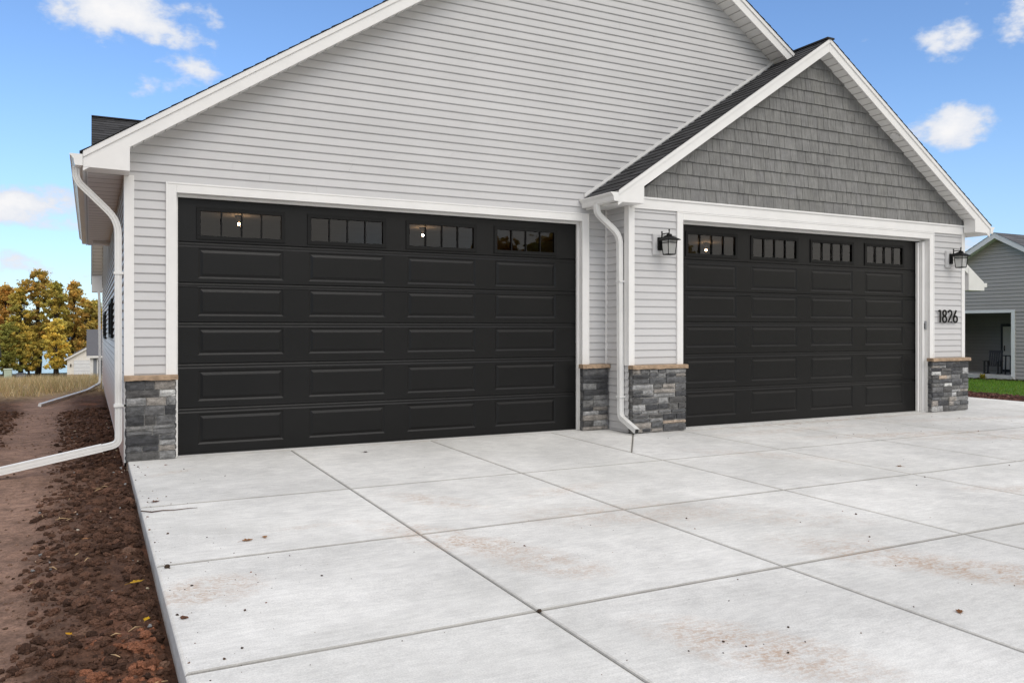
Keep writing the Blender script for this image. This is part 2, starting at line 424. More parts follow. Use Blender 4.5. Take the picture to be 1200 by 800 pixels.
# ================================================================== THE HOUSE
house = thing('house', 'light grey lap sided house front with two black double garage doors and dark stone piers', 'house')
M1, M2 = .655, .638          # the main roof's two slopes
AX, AZ = 6.09, 7.31          # main apex (roof top)
OH = .30                     # rake overhang
BXA, BZA = 9.235, 5.565      # bump-out apex
BL, BR = 5.53, 12.99; BY = -.52; BOH = .24
bm1 = (BZA - 3.08) / (BXA - BL); bm2 = (BZA - 3.065) / (BR - BXA)
topL = lambda x: AZ - M1 * (AX - x)
wl = lambda z: .056 + (z - 3.163) / .668
wr = lambda z: 8.938 - (z - 5.438) / .636
O1 = (.475, 5.465)          # first opening
DTOP = 2.768
# front wall
m = MB()
def urA(z):
    a = 0.0 if z < 3.25 else wl(z) - .13
    b = 5.865 if z < 2.96 else min(wr(z) + .13, BL + (z - 3.08) / bm1 + .45)
    if b <= a: return []
    if z < 2.86: return [(a, O1[0] - .04), (O1[1] + .04, b)]
    return [(a, b)]
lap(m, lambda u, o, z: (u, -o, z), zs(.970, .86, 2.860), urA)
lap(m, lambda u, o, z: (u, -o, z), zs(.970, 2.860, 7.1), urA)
m.build('wall', M_['siding'], house, fixn=False)
# bump-out front
m = MB(); O2 = (6.725, 11.765); DT2 = 2.80
def urB(z):
    return [(5.87, O2[0] - .04), (O2[1] + .04, 12.64)] if z < 2.86 else [(5.87, 12.64)]
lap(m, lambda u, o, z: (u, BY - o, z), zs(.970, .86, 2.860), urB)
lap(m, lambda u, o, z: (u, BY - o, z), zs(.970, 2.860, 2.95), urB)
m.build('wall', M_['siding'], house, fixn=False)
# bump-out left return
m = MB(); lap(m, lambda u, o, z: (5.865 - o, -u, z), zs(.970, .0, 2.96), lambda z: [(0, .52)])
m.build('wall', M_['siding'], house, fixn=False)
# left side wall with a side gable
CG0, CGR, CG1 = 7.3, 12.2, 17.7; CGZ = 6.28
def urL(z):
    if z < 2.93: return [(0, 16.5)]
    a = CG0 + (z - 2.87) / .661; b = CG1 - (z - 2.42) / .663
    return [(a, b)] if b > a else []
m = MB(); lap(m, lambda u, o, z: (-o, u, z), zs(.970, -.12, 6.2), urL, seams=True, lip=.022, lt=.42, lh=.013)  # stronger painted lap shadow in the lip tone on this wall
m.build('wall', M_['siding_left'], house, fixn=False)
# right, back walls
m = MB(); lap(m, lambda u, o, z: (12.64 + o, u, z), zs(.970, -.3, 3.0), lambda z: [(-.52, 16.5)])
m.build('wall', M_['siding'], house, fixn=False)
m = MB()
def urBk(z):
    a = 0 if z < 3.13 else wl(z); b = 12.64 if z < 3 else min(12.64 - (z - 3) / .64, 12.64)
    return [(a, b)] if b > a else []
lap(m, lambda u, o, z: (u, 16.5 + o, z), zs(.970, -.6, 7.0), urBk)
m.build('wall', M_['siding'], house, fixn=False)
m = MB(); m.box(0.003, 12.62, .42, 16.47, -1.2, -.02); m.box(.003, 5.8, .01, .42, -1.2, -.02); m.box(5.868, 12.62, -.5, .42, -1.2, -.02)
m.build('foundation', M_['foundation'], house)
# shake gable
m = MB(); ZB = 3.055
wbl = lambda z: 6.092 + (z - 3.06) / ((5.332 - 3.06) / (9.226 - 6.092)); wbr = lambda z: 12.62 - (z - 3.06) / ((5.332 - 3.06) / (12.62 - 9.226))
ce = .178; k = 0
while ZB + k * ce < 5.33:
    z0, z1 = ZB + k * ce, min(ZB + (k + 1) * ce, 5.34)
    a, b = wbl(z0) - .16, wbr(z0) + .16; u = a - R.uniform(0, .15)
    while u < b:
        w = R.choice((.1, .13, .16, .19, .23)) * R.uniform(.85, 1.1); ua, ub = max(u, a), min(u + w, b)
        if ub > ua:
            clip = lambda x, z: min(max(x, wbl(z) - .15), wbr(z) + .15)
            t = R.uniform(.93, 1.07); tn = (t, t, t * R.uniform(.98, 1.01)); g = .0028; lp = .02 + R.uniform(0, .005); zz = z0 + R.uniform(-.003, .003)
            ta, tb = clip(ua + g, z1), clip(ub - g, z1)
            m.face([(ua + g, BY - lp, zz), (ub - g, BY - lp, zz), (tb, BY - .004, z1), (ta, BY - .004, z1)], tn)
            m.face([(ua + g, BY + .004, zz), (ub - g, BY + .004, zz), (ub - g, BY - lp, zz), (ua + g, BY - lp, zz)], tn)
            m.face([(ua + g, BY + .004, zz), (ua + g, BY - lp, zz), (ta, BY - .004, z1), (ta, BY + .004, z1)], tn)
            m.face([(ub - g, BY + .004, zz), (ub - g, BY - lp, zz), (tb, BY - .004, z1), (tb, BY + .004, z1)], tn)
        u += w
    k += 1
m.face([(5.90, BY + .006, 3.0), (12.64, BY + .006, 3.0), (9.226, BY + .006, 5.46)], (.35, .35, .35))
tag(m.build('shake_wall', M_['shake'], house, fixn=False), 'grey shake siding filling the smaller gable')

# roofs: solid slabs with courses of shingles on top
def slab(a, b, y0, y1, th=.17, name='roof'):
    """a, b: eave and ridge (x,z) of the roof top"""
    m = MB(); m.prism([(a[0], a[1] - .006), (b[0], b[1] - .006), (b[0], b[1] - th), (a[0], a[1] - th)], y0, y1, 'y'); return m
def roof_part(slabs, courses, soff_along):
    m = MB()
    for a, b, y0, y1 in courses: shingles(m, (a[0], y0, a[1]), (b[0], y0, b[1]), (0, 1, 0), y1 - y0)
    r = m.build('roof', M_['shingle'], house, fixn=False)
    return r
ext = lambda a, b, t: (a[0] + (b[0] - a[0]) * t, a[1] + (b[1] - a[1]) * t)
eL = (-.395, topL(-.395)); rd = (AX, AZ); eR = (9.35, AZ - M2 * (9.35 - AX))
sd = MB()
def soff(m, a, b, y0, y1, th, drop=0):
    m.prism([(a[0], a[1] - .004), (b[0], b[1] - .004), (b[0], b[1] - th), (a[0], a[1] - th)], y0, y1, 'y')
L0 = (.34, topL(.34))
soff(sd, eL, rd, -OH + .021, 8.0, .165); soff(sd, L0, rd, 8.0, 17.0, .165); soff(sd, rd, eR, -OH + .021, 17.0, .165)
sl = 1 / cos(math.atan(M1))
sd.build('soffit', M_['soffit'], house, along=lambda v: v[0] * sl)
mr = MB()
shingles(mr, (eL[0] - .02, -OH - .026, eL[1] - .013), (rd[0], -OH - .026, rd[1]), (0, 1, 0), 8.0 + OH)
shingles(mr, (L0[0], 8.0 + .001, L0[1]), (rd[0], 8.0, rd[1]), (0, 1, 0), 9)
shingles(mr, (eR[0], -OH - .026, eR[1]), (rd[0], -OH - .026, rd[1]), (0, 1, 0), 17.3)
mr.build('roof', M_['shingle'], house, fixn=False)
# bump roof
bl, ba, br = (BL, 3.08), (BXA, BZA), (BR, 3.065); BF = BY - BOH
sd = MB(); soff(sd, bl, ba, BF + .021, -.003, .165); soff(sd, (8.9, BZA - bm1 * (BXA - 8.9)), ba, -.003, 17, .165); soff(sd, ba, br, BF + .021, 17, .165)
sd.build('soffit', M_['soffit'], house, along=lambda v: v[0] * sl)
mr = MB()
shingles(mr, (bl[0] - .02, BF - .024, bl[1] - .013), (ba[0], BF - .024, ba[1]), (0, 1, 0), -BF + .014)
shingles(mr, (8.9, .0, BZA - bm1 * (BXA - 8.9)), (ba[0], .0, ba[1]), (0, 1, 0), 17)
shingles(mr, (br[0] + .02, BF - .024, br[1] - .013), (ba[0], BF - .024, ba[1]), (0, 1, 0), 17.7)
mr.box(BXA - .07, BXA + .07, BF - .032, 17, BZA - .02, BZA + .004, (.8, .8, .8))
mr.build('roof', M_['shingle'], house, fixn=False)
# cross gable roof on the left side (ridge runs along x)
sd = MB()
for (ya, za, yb, zb) in ((CG0, 3.04, CGR, CGZ), (CG1, 2.63, CGR, CGZ)):
    sd.prism([(ya, za - .004), (yb, zb - .004), (yb, zb - .17), (ya, za - .17)], -.265, 6.0, 'x')
sd.build('soffit', M_['soffit'], house, along=lambda v: v[1])
mr = MB(); shingles(mr, (-.30, CG0, 3.04), (-.30, CGR, CGZ), (1, 0, 0), 6.0); shingles(mr, (-.30, CG1, 2.63), (-.30, CGR, CGZ), (1, 0, 0), 6.0)
mr.box(-.30, 6, CGR - .08, CGR + .08, CGZ - .01, CGZ + .018, (.9, .9, .9))
mr.build('roof', M_['shingle'], house, fixn=False)

# rake boards: face board + narrower strip above, pork chops at the eaves
def rake(a, b, y, d=.185, strip=.055):
    m = MB()
    m.prism([a, b, (b[0], b[1] - d), (a[0], a[1] - d)], y - .0, y + .02, 'y')
    m.prism([(a[0], a[1] + .0015), (b[0], b[1] + .0015), (b[0], b[1] - strip), (a[0], a[1] - strip)], y - .016, y - .0012, 'y')
    return m
def down(p, dz): return (p[0], p[1] - dz)
m = rake(down((-.388, topL(-.388)), .008), down(rd, .008), -OH); m.build('fascia', M_['trim'], house)
m = rake(down(eR, .008), down((rd[0] + .002, rd[1]), .008), -OH); m.build('fascia', M_['trim'], house)
m = MB(); m.prism([(-.388, 2.912), (.022, 2.904), (.022, topL(.022) - .12), (-.388, topL(-.388) - .12)], -OH - .003, -.0165, 'y'); m.build('fascia', M_['trim'], house)
m = MB(); m.box(-.39, -.37, -.0165, 8.0, 2.912, 3.045); m.build('fascia', M_['trim'], house)
m = MB(); m.box(-.37, .0, -.0165, 8.3, 2.93, 2.945); m.build('soffit', M_['soffit'], house, along=lambda v: v[1] * .42)
m = rake(down(bl, .008), down(ba, .008), BF); m.build('fascia', M_['trim'], house)
m = rake(down((br[0], br[1]), .008), down((ba[0] + .002, ba[1]), .008), BF); m.build('fascia', M_['trim'], house)
m = MB(); m.prism([(BL, 2.93), (5.925, 2.935), (5.925, 3.21), (BL, 2.99)], BF - .003, BY - .045, 'y'); m.box(BL, 5.865, BY - .044, -.003, 2.935, 3.0); m.build('fascia', M_['trim'], house)
m = MB(); m.prism([(12.60, 2.935), (BR - .005, 2.93), (BR - .005, 2.99), (12.60, 3.19)], BF - .003, BY - .045, 'y'); m.box(12.64, BR, BY - .044, 16.5, 2.935, 2.98); m.build('fascia', M_['trim'], house)
# cross gable rakes
m = MB()
for (ya, za, yb, zb) in ((CG0, 3.03, CGR, CGZ), (CG1, 2.62, CGR, CGZ)):
    m.prism([(ya, za), (yb, zb), (yb, zb - .19), (ya, za - .19)], -.285, -.2652, 'x')
m.build('fascia', M_['trim'], house)
m = MB(); m.box(-.283, .0, CG1 - .62, CG1, 2.40, 2.55); m.prism([(CG1, 2.55), (CG1 - .62, 2.55), (CG1 - .62, 2.86)], -.283, -.02, 'x'); m.build('fascia', M_['trim'], house)
# flashing where the small roof meets the front wall
m = MB(); m.prism([(5.50, 3.085), (8.99, 5.43), (8.99, 5.475), (5.50, 3.13)], -.028, -.016, 'y'); tag(m.build('flashing', M_['alum'], house), 'white strip where the small roof meets the big wall')
# frieze board under the shakes
m = MB(); m.box(5.872, 12.64, BY - .032, BY + .0, 2.906, 3.055); m.box(5.872, 12.64, BY - .05, BY - .0325, 3.033, 3.058); m.build('frieze_board', M_['trim'], house, bevel=.002)
# corner boards
m = MB(); m.box(-.022, .072, -.024, -.0005, .868, 2.912); m.box(-.022, -.0005, 0, .075, -.02, 2.93); m.build('corner_board', M_['trim'], house, bevel=.002)
m = MB(); m.box(5.843, 5.935, BY - .024, BY - .0005, .868, 2.935); m.box(5.843, 5.8645, BY, BY + .08, .868, 2.935); m.build('corner_board', M_['trim'], house, bevel=.002)
m = MB(); m.box(12.585, 12.664, BY - .024, BY - .0005, .868, 2.935); m.box(12.6405, 12.664, BY, BY + .08, .868, 2.935); m.build('corner_board', M_['trim'], house, bevel=.002)
m = MB(); m.box(5.832, 5.862, -.026, -.0155, .87, 2.95); m.build('corner_board', M_['trim'], house)
m = MB(); m.box(-.024, -.0005, 16.42, 16.52, -.4, 2.5); m.build('corner_board', M_['trim'], house)

# door surrounds
def surround(x0, x1, zt, y, depth, wR=.093):
    m = MB(); w = .092
    m.box(x0 - w, x0, y - .028, y, .0, zt + w); m.box(x1, x1 + wR, y - .028, y, .0, zt + w); m.box(x0 + .0004, x1 - .0004, y - .0275, y, zt, zt + w)
    # bead
    m.box(x0 - w - .012, x0 - w + .004, y - .034, y - .002, .0, zt + w + .012); m.box(x1 + wR - .004, x1 + wR + .012, y - .034, y - .002, .0, zt + w + .012)
    m.box(x0 - w + .005, x1 + wR - .005, y - .0335, y - .002, zt + w - .006, zt + w + .0118)
    # jambs and head
    m.box(x0 - .03, x0 - .0005, y + .0005, y + depth + .06, 0, zt + .03); m.box(x1 + .0005, x1 + .03, y + .0005, y + depth + .06, 0, zt + .03)
    m.box(x0 + .0002, x1 - .0002, y + .0008, y + depth + .06, zt + .0008, zt + .03)
    # stop moulding
    for a, b in ((x0 + .0006, x0 + .02), (x1 - .02, x1 - .0006)): m.box(a, b, y + depth - .055, y + depth - .012, .0, zt - .0006)
    m.box(x0 + .0206, x1 - .0206, y + depth - .0545, y + depth - .012, zt - .03, zt - .0008)
    m.build('door_trim', M_['trim'], house, bevel=.0025)
surround(O1[0], O1[1], DTOP, 0, .12); surround(O2[0], O2[1], DT2, BY, .17)
m = MB(); m.box(11.70, 11.7632, BY + .06, BY + .115, 0, DT2 - .04); m.box(11.66, 11.699, BY + .115, BY + .158, 0, DT2 - .05); m.build('door_trim', M_['trim'], house, bevel=.003)

# garage doors
def garage_door(x0, x1, zt, yd, dx, dz):
    seams = [0.012, .497, .972, 1.415, 1.839, 2.272, zt]
    rows = [(.105, .433), (.57, .899), (1.063, 1.355), (1.483, 1.793), (1.885, 2.213)]
    rows = [(a + dz * .7, b + dz * .7) for a, b in rows]; seams = [seams[0]] + [s + dz * .7 for s in seams[1:-1]] + [zt]
    cols = [(.701 + dx, 1.605 + dx), (1.886 + dx, 2.79 + dx), (3.07 + dx, 3.974 + dx), (4.25 + dx, 5.14 + dx)]
    root = MB()
    def Y(d): return yd + d
    def rectface(m, a, b, z0, z1, d): m.face([(a, Y(d), z0), (b, Y(d), z0), (b, Y(d), z1), (a, Y(d), z1)])
    def nest(m, r, levels):
        prev = (r[0], r[1], r[2], r[3], levels[0][1]); cur = None
        for ins, d in levels[1:]:
            cur = (r[0] + ins, r[1] - ins, r[2] + ins, r[3] - ins, d)
            P = lambda q: [(q[0], Y(q[4]), q[2]), (q[1], Y(q[4]), q[2]), (q[1], Y(q[4]), q[3]), (q[0], Y(q[4]), q[3])]
            A, B = P(prev), P(cur)
            for i in range(4): j = (i + 1) % 4; m.face([A[i], A[j], B[j], B[i]])
            prev = cur
        return prev
    door = None; parts = []
    for i in range(6):
        m = MB() if i else root
        z0, z1 = seams[i], seams[i + 1]; zt2 = z1 if i == 5 else z1 - .052
        pz = rows[i] if i < 5 else (2.32 + dz, 2.635 + dz)
        rectface(m, x0, x1, z0 + .006, pz[0], 0); rectface(m, x0, x1, pz[1], zt2, 0)
        m.face([(x0, Y(0), z0 + .006), (x1, Y(0), z0 + .006), (x1, Y(.014), z0), (x0, Y(.014), z0)])
        xs = [x0] + [v for c in cols for v in c] + [x1]
        for k in range(0, len(xs), 2): rectface(m, xs[k], xs[k + 1], pz[0], pz[1], 0)
        if i < 5:
            # tongue strip under the seam
            m.face([(x0, Y(0), zt2), (x1, Y(0), zt2), (x1, Y(.007), zt2 + .013), (x0, Y(.007), zt2 + .013)])
            rectface(m, x0, x1, zt2 + .013, z1 - .018, .007)
            m.face([(x0, Y(.007), z1 - .018), (x1, Y(.007), z1 - .018), (x1, Y(.013), z1 - .005), (x0, Y(.013), z1 - .005)])
            rectface(m, x0, x1, z1 - .005, z1, .013)
            for c in cols:
                q = nest(m, (c[0], c[1], pz[0], pz[1]), [(0, 0), (.019, .0088), (.024, .009), (.052, .0005)])
                rectface(m, q[0], q[1], q[2], q[3], q[4])
        if i == 0:
            door = tag(m.build('garage_door', M_['door'], house, fixn=False), None)
            rb = MB(); rb.box(x0, x1, yd + .002, yd + .03, -.0, .0118); sub(rb, 'bottom_seal', M_['rubber'], door, house)
        else: sub(m, 'door_section', M_['door'], door, house, fixn=False)
    for c in cols:
        a, b, z0, z1 = c[0] + .0, c[1] - .0, 2.32 + dz, 2.635 + dz; m = MB(); w = .027
        m.box(a - .016, b + .016, yd - .013, yd - .0005, z0 - .016, z0 + w); m.box(a - .016, b + .016, yd - .013, yd - .0005, z1 - w, z1 + .016)
        m.box(a - .016, a + w, yd - .0131, yd - .0005, z0 + w + .0003, z1 - w - .0003); m.box(b - w, b + .016, yd - .0131, yd - .0005, z0 + w + .0003, z1 - w - .0003)
        m.box(a, a + w - .006, yd - .0004, yd + .02, z0, z1); m.box(b - w + .006, b, yd - .0004, yd + .02, z0, z1); m.box(a + w - .006, b - w + .006, yd - .0004, yd + .02, z0, z0 + w - .006); m.box(a + w - .006, b - w + .006, yd - .0004, yd + .02, z1 - w + .006, z1)
        for k in (1, 2, 3):
            xm = a + (b - a) * (.03 + .94 * k / 4); m.box(xm - .0065, xm + .0065, yd - .009, yd + .006, z0 + w - .004, z1 - w + .004)
        f = sub(m, 'window_frame', M_['black'], door, house, bevel=.002)
        g = MB(); g.face([(a + w - .007, yd + .012, z0 + w - .007), (b - w + .007, yd + .012, z0 + w - .007), (b - w + .007, yd + .012, z1 - w + .007), (a + w - .007, yd + .012, z1 - w + .007)])
        sub(g, 'window_pane', M_['glass'], door, house, fixn=False)
    return door
tag(garage_door(.40, 5.54, 2.79, .12, 0, 0), 'black panelled garage door with four windows, nearer the soil bed')
tag(garage_door(6.66, 11.83, 2.825, BY + .17, 6.235, .035), 'black panelled garage door with four windows under the shake gable')
# interior rooms seen through the door windows
def room(x0, x1, y0, y1, z1):
    m = MB(); P = [(x0, y0), (x1, y0), (x1, y1), (x0, y1)]
    m.face([(p[0], p[1], z1) for p in P]); m.face([(p[0], p[1], .0) for p in P])
    for i in (1, 2, 3): a, b = P[i], P[(i + 1) % 4]; m.face([(a[0], a[1], 0), (b[0], b[1], 0), (b[0], b[1], z1), (a[0], a[1], z1)])
    m.build('garage_interior', M_['drywall'], house, fixn=False)
room(.1, 6.15, .17, 7.2, 2.735); room(6.2, 12.5, -.32, 6.8, 2.76)
# closing strips above/beside the openings inside the wall
m = MB()
m.box(.005, .44, .004, .17, 0, 2.9); m.box(5.50, 5.86, .004, .17, 0, 2.9); m.box(.005, 5.86, .004, .17, 2.86, 3.05)
m.box(5.88, 6.69, BY + .008, -.32, 0, 2.9); m.box(11.80, 12.63, BY + .008, -.32, 0, 2.9); m.box(5.88, 12.63, BY + .008, -.32, 2.9, 3.05)
m.build('wall_core', M_['drywall'], house)

# stone veneer piers
GREY = [(.085, .087, .09), (.055, .056, .06), (.095, .096, .1), (.12, .12, .122), (.045, .046, .05), (.14, .138, .135), (.085, .083, .082)]
def stone_rects(x0, x1, z0, z1, rnd, h=(.042, .088), w=(.13, .40)):
    out = []
    def rec(a, b, c, d):
        W, H = b - a, d - c
        if H > h[1] * 1.35 and (H > W * .45 or W < w[1] * 1.3):
            s = c + H * rnd.uniform(.35, .65)
            rec(a, b, c, s); rec(a, b, s, d)
        elif W > w[1] or (W > w[0] * 2 and rnd.random() < .5 and H < h[1] * 1.2):
            s = a + W * rnd.uniform(.32, .68); rec(a, s, c, d); rec(s, b, c, d)
        elif H > h[1] * 1.15 and rnd.random() < .75:
            s = c + H * rnd.uniform(.38, .62); rec(a, b, c, s); rec(a, b, s, d)
        else: out.append((a, b, c, d))
    # coarse bands first, so courses stay roughly level
    z = z0
    while z < z1 - .03:
        H = rnd.uniform(.17, .3); zz = min(z + H, z1)
        if z1 - zz < .1: zz = z1
        rec(x0, x1, z, zz); z = zz
    return out
def pier(x0, x1, yf, depth, zt, seed, light=2, mort=.008, tonek=1.0, left=True, capx=.02, cell=.1, bmort=None):
    rnd = random.Random(seed); m = MB()
    m.box(x0 + .012, x1 - .012, yf + .014, yf + depth - .002, 0, zt - .002, (.9, .88, .85), 1)
    rects = stone_rects(x0, x1, .004, zt, rnd)
    special = set(rnd.sample(range(len(rects)), min(light, len(rects))))
    def stone(P, r, col):
        a, b, c, d = r; a += mort * .5; b -= mort * .5; c += mort * .5; d -= mort * .5
        pr = rnd.uniform(.0, .012); nx, nz = 5, 4; g = []
        for j in range(nz):
            for i in range(nx):
                u = a + (b - a) * i / (nx - 1); z = c + (d - c) * j / (nz - 1)
                edge = i in (0, nx - 1) or j in (0, nz - 1)
                o = -.004 + pr if edge else pr + .006 + rnd.uniform(-.004, .006)
                if edge: u += rnd.uniform(-.002, .002); z += rnd.uniform(-.002, .002)
                g.append((u, o, z))
        vs = [P(*q) for q in g]; n0 = len(vs)
        ring = [(0, i) for i in range(nx)] + [(j, nx - 1) for j in range(1, nz)] + [(nz - 1, i) for i in range(nx - 2, -1, -1)] + [(j, 0) for j in range(nz - 2, 0, -1)]
        idx = [j * nx + i for j, i in ring]
        vs += [P(g[i][0], -.02, g[i][2]) for i in idx]
        fs = [(j * nx + i, j * nx + i + 1, (j + 1) * nx + i + 1, (j + 1) * nx + i) for j in range(nz - 1) for i in range(nx - 1)]
        n = len(idx); fs += [(idx[k], idx[(k + 1) % n], n0 + (k + 1) % n, n0 + k) for k in range(n)]
        m.mesh(vs, fs, col, 0)
    for i, r in enumerate(rects):
        if i in special: col = rnd.choice([(.42, .42, .41), (.3, .3, .3), (.32, .255, .2)])
        else: col = rnd.choice(GREY + [(.2, .2, .2), (.24, .22, .2)])
        kk = tonek * rnd.uniform(.85, 1.2); col = tuple(c * kk for c in col)
        stone(lambda u, o, z: (u, yf - o, z), r, col)
    if left:
        for r in stone_rects(yf + .012, yf + depth - .003, .004, zt, rnd, w=(.05, .3)):
            stone(lambda u, o, z: (x0 + .0 - o * .6, u, z), r, tuple(c * tonek for c in rnd.choice(GREY)))
        for r in stone_rects(yf + .012, yf + depth - .003, .004, zt, rnd, w=(.05, .3)):
            stone(lambda u, o, z: (x1 + o * .6, u, z), r, tuple(c * tonek for c in rnd.choice(GREY)))
    o = m.build('stone_pier', [M_['stone'], M_['mortar']], house, fixn=True)
    c = MB(); n = 14; ys = yf - .035; vs = []
    xs = [x0 - capx + (x1 - x0 + 2 * capx) * i / n for i in range(n + 1)]
    for x in xs:
        j = [rnd.uniform(-.004, .004) for _ in range(4)]
        vs += [(x, ys + j[0], zt + .003 + j[1]), (x, ys + j[0], zt + .043 + j[2]), (x, ys + .012, zt + .052), (x, yf + depth, zt + .055), (x, yf + depth, zt + .003)]
    fs = [(i * 5 + k, i * 5 + (k + 1) % 5, (i + 1) * 5 + (k + 1) % 5, (i + 1) * 5 + k) for i in range(n) for k in range(5)] + [(4, 3, 2, 1, 0), tuple(n * 5 + k for k in range(5))]
    c.mesh(vs, fs); sub(c, 'capstone', M_['cap'], o, house)
    return o
tag(pier(-.004, .462, -.085, .083, .815, 5, 2, .008, 1.0), 'dark stone base at the left corner beside the soil bed')
tag(pier(5.44, 5.825, -.085, .083, .820, 8, 2, .004, .75), 'dark stone base in the recess behind the downspout')
tag(pier(5.862, 6.725, BY - .085, .083, .820, 12, 4, .014, 1.0, capx=.015), 'stone base with pale blocks left of the shake gabled garage door')
tag(pier(11.74, 12.66, BY - .085, .083, .815, 9, 8, .008, 1.15, capx=.02), 'stone base under the house number')

# gutters
def gutter(path_y, x_in, z_top, sgn=-1):
    """K gutter running along y with its back at x_in; sgn -1 opens to the left"""
    y0, y1 = path_y; m = MB()
    pr = [(0, 0), (0, -.11), (.062, -.11), (.07, -.1), (.078, -.05), (.1, -.02), (.112, -.015), (.112, .0), (.1, .0), (.1, -.008), (.092, -.012), (.07, -.045), (.062, -.1), (.006, -.1), (.006, 0)]
    P = [(x_in + sgn * a, z_top + b) for a, b in pr]
    n = len(P)
    vs = [(p[0], y0, p[1]) for p in P] + [(p[0], y1, p[1]) for p in P]
    m.mesh(vs, [(i, (i + 1) % n, n + (i + 1) % n, n + i) for i in range(n)])
    for y in (y0, y1):
        m.prism([(x_in + sgn * a, z_top + b) for a, b in pr[:8]], y - .002, y + .002, 'y')
    return m.build('gutter', M_['alum'], house)
gutter((-OH - .01, 8.0), -.391, 3.03)
gutter((BF - .01, -.02), BL - .001, 3.045)
gutter((BF - .01, 16.5), BR + .001, 3.035, 1)
PR = spout_prof()
def downspout(path, u0, straps=(), lastr=.09, label=None, r=.1):
    m = MB(); p = arc_path(path, r); m.sweep(PR, p, u0)
    for (x0, x1, y0, y1, z0, z1) in straps: m.box(x0, x1, y0, y1, z0, z1)
    o = m.build('downspout', M_['alum'], house)
    if label: o['label'] = label
    return o
d1 = downspout([(-.45, -.16, 2.93), (-.45, -.16, 2.80), (-.075, .035, 2.45), (-.07, .05, .30), (-.07, .05, .17), (-.28, .05, .125)], (0, 1, 0),
               [(-.115, -.001, .0, .10, 1.9, 1.925), (-.115, -.001, .0, .10, .55, .575)], label='white downspout at the left corner of the garage', r=.14)
m = MB(); m.sweep(spout_prof(.088, .072), [(-.22, .05, .14), (-1.15, .03, -.035), (-1.95, .02, -.105)], (0, 1, 0), cap=False)
sub(m, 'extension_pipe', M_['alum'], d1, house)
d2 = downspout([(5.475, -.36, 2.95), (5.475, -.36, 2.83), (5.80, -.40, 2.56), (5.815, -.40, .33), (5.815, -.40, .20), (5.80, -.78, .055)], (0, 1, 0),
               [(5.77, 5.864, -.445, -.355, 1.95, 1.97), (5.77, 5.864, -.445, -.355, .45, .475)], label='white corrugated downspout in the recess between the doors', r=.12)
m = MB(); m.sweep([(a * .86, b * .86) for a, b in PR], [(5.80, -.783, .056), (5.80, -.7795, .057)], (0, 0, 1)); sub(m, 'spout_mouth', M_['rubber'], d2, house)
m = MB(); m.box(5.865, 5.80, -.5, -.515, .46, .475)
d3 = downspout([(-.12, 16.6, 2.42), (-.1, 16.6, 2.3), (-.08, 16.6, -.1), (-.1, 16.5, -.2), (-.4, 14.5, -.25), (-1.25, 10.2, -.23)], (0, 1, 0), label='white downspout and extension at the far left corner', r=.25)

# side windows in the left wall
def side_window(y0, y1, z0, z1):
    m = MB(); x = -.05; w = .055
    m.box(x, -.002, y0, y1, z0, z0 + w); m.box(x, -.002, y0, y1, z1 - w, z1); m.box(x, -.002, y0, y0 + w, z0 + w, z1 - w); m.box(x, -.002, y1 - w, y1, z0 + w, z1 - w); m.box(x + .01, -.002, (y0 + y1) / 2 - .02, (y0 + y1) / 2 + .02, z0 + w, z1 - w)
    f = m.build('window', M_['black'], house, bevel=.003)
    g = MB(); g.box(-.024, -.018, y0 + w - .01, y1 - w + .01, z0 + w - .01, z1 - w + .01); sub(g, 'pane', M_['darkpane'], f, house)
side_window(4.5, 6.5, 1.2, 1.80); side_window(10.6, 13.0, 1.12, 1.72)
# round soffit lights in the bump-out's rake
for t in (.42, .80):
    x = BXA + (BR - BXA) * t; z = BZA + (3.065 - BZA) * t - .178
    m = MB(); n = Vector((-(BZA - 3.065), 0, -(BR - BXA))).normalized(); e1 = Vector((n.z, 0, -n.x)); c = Vector((x, BY - .11, z))
    ring = [c + (e1 * cos(a) + Vector((0, 1, 0)) * sin(a)) * .075 for a in [2 * pi * k / 20 for k in range(20)]]
    m.mesh([r + n * .012 for r in ring] + [r - n * .004 for r in ring], [tuple(range(20))] + [(k, (k + 1) % 20, 20 + (k + 1) % 20, 20 + k) for k in range(20)])
    m.build('soffit_light', M_['trim'], house)
# rear wing whose eave tip shows right of the corner
m = MB(); lap(m, lambda u, o, z: (u, 4 - o, z), zs(.97, -.5, 2.6), lambda z: [(12.64, 19.1)], seams=False)
lap(m, lambda u, o, z: (19.1 + o, u, z), zs(.97, -.7, 2.6), lambda z: [(4, 14)], seams=False)
m.face([(12.64, 4, 2.6), (19.1, 4, 2.6), (15.87, 4, 4.7)]); m.build('wall', M_['siding'], house, fixn=False)
m = MB(); m.prism([(12.2, 2.42), (15.87, 4.82), (19.72, 2.35), (19.72, 2.5), (15.87, 4.98), (12.2, 2.57)], 3.7, 14, 'y', (1, 1, 1)); m.build('roof', M_['shingle'], house)
m = MB(); m.prism([(15.87, 4.99), (19.72, 2.51), (19.72, 2.30), (15.87, 4.79)], 3.67, 3.698, 'y'); m.prism([(19.1, 2.30), (19.72, 2.30), (19.72, 2.48), (19.1, 2.85)], 3.66, 3.995, 'y'); m.box(19.721, 19.83, 3.66, 14, 2.39, 2.49); m.build('fascia', M_['trim'], house)
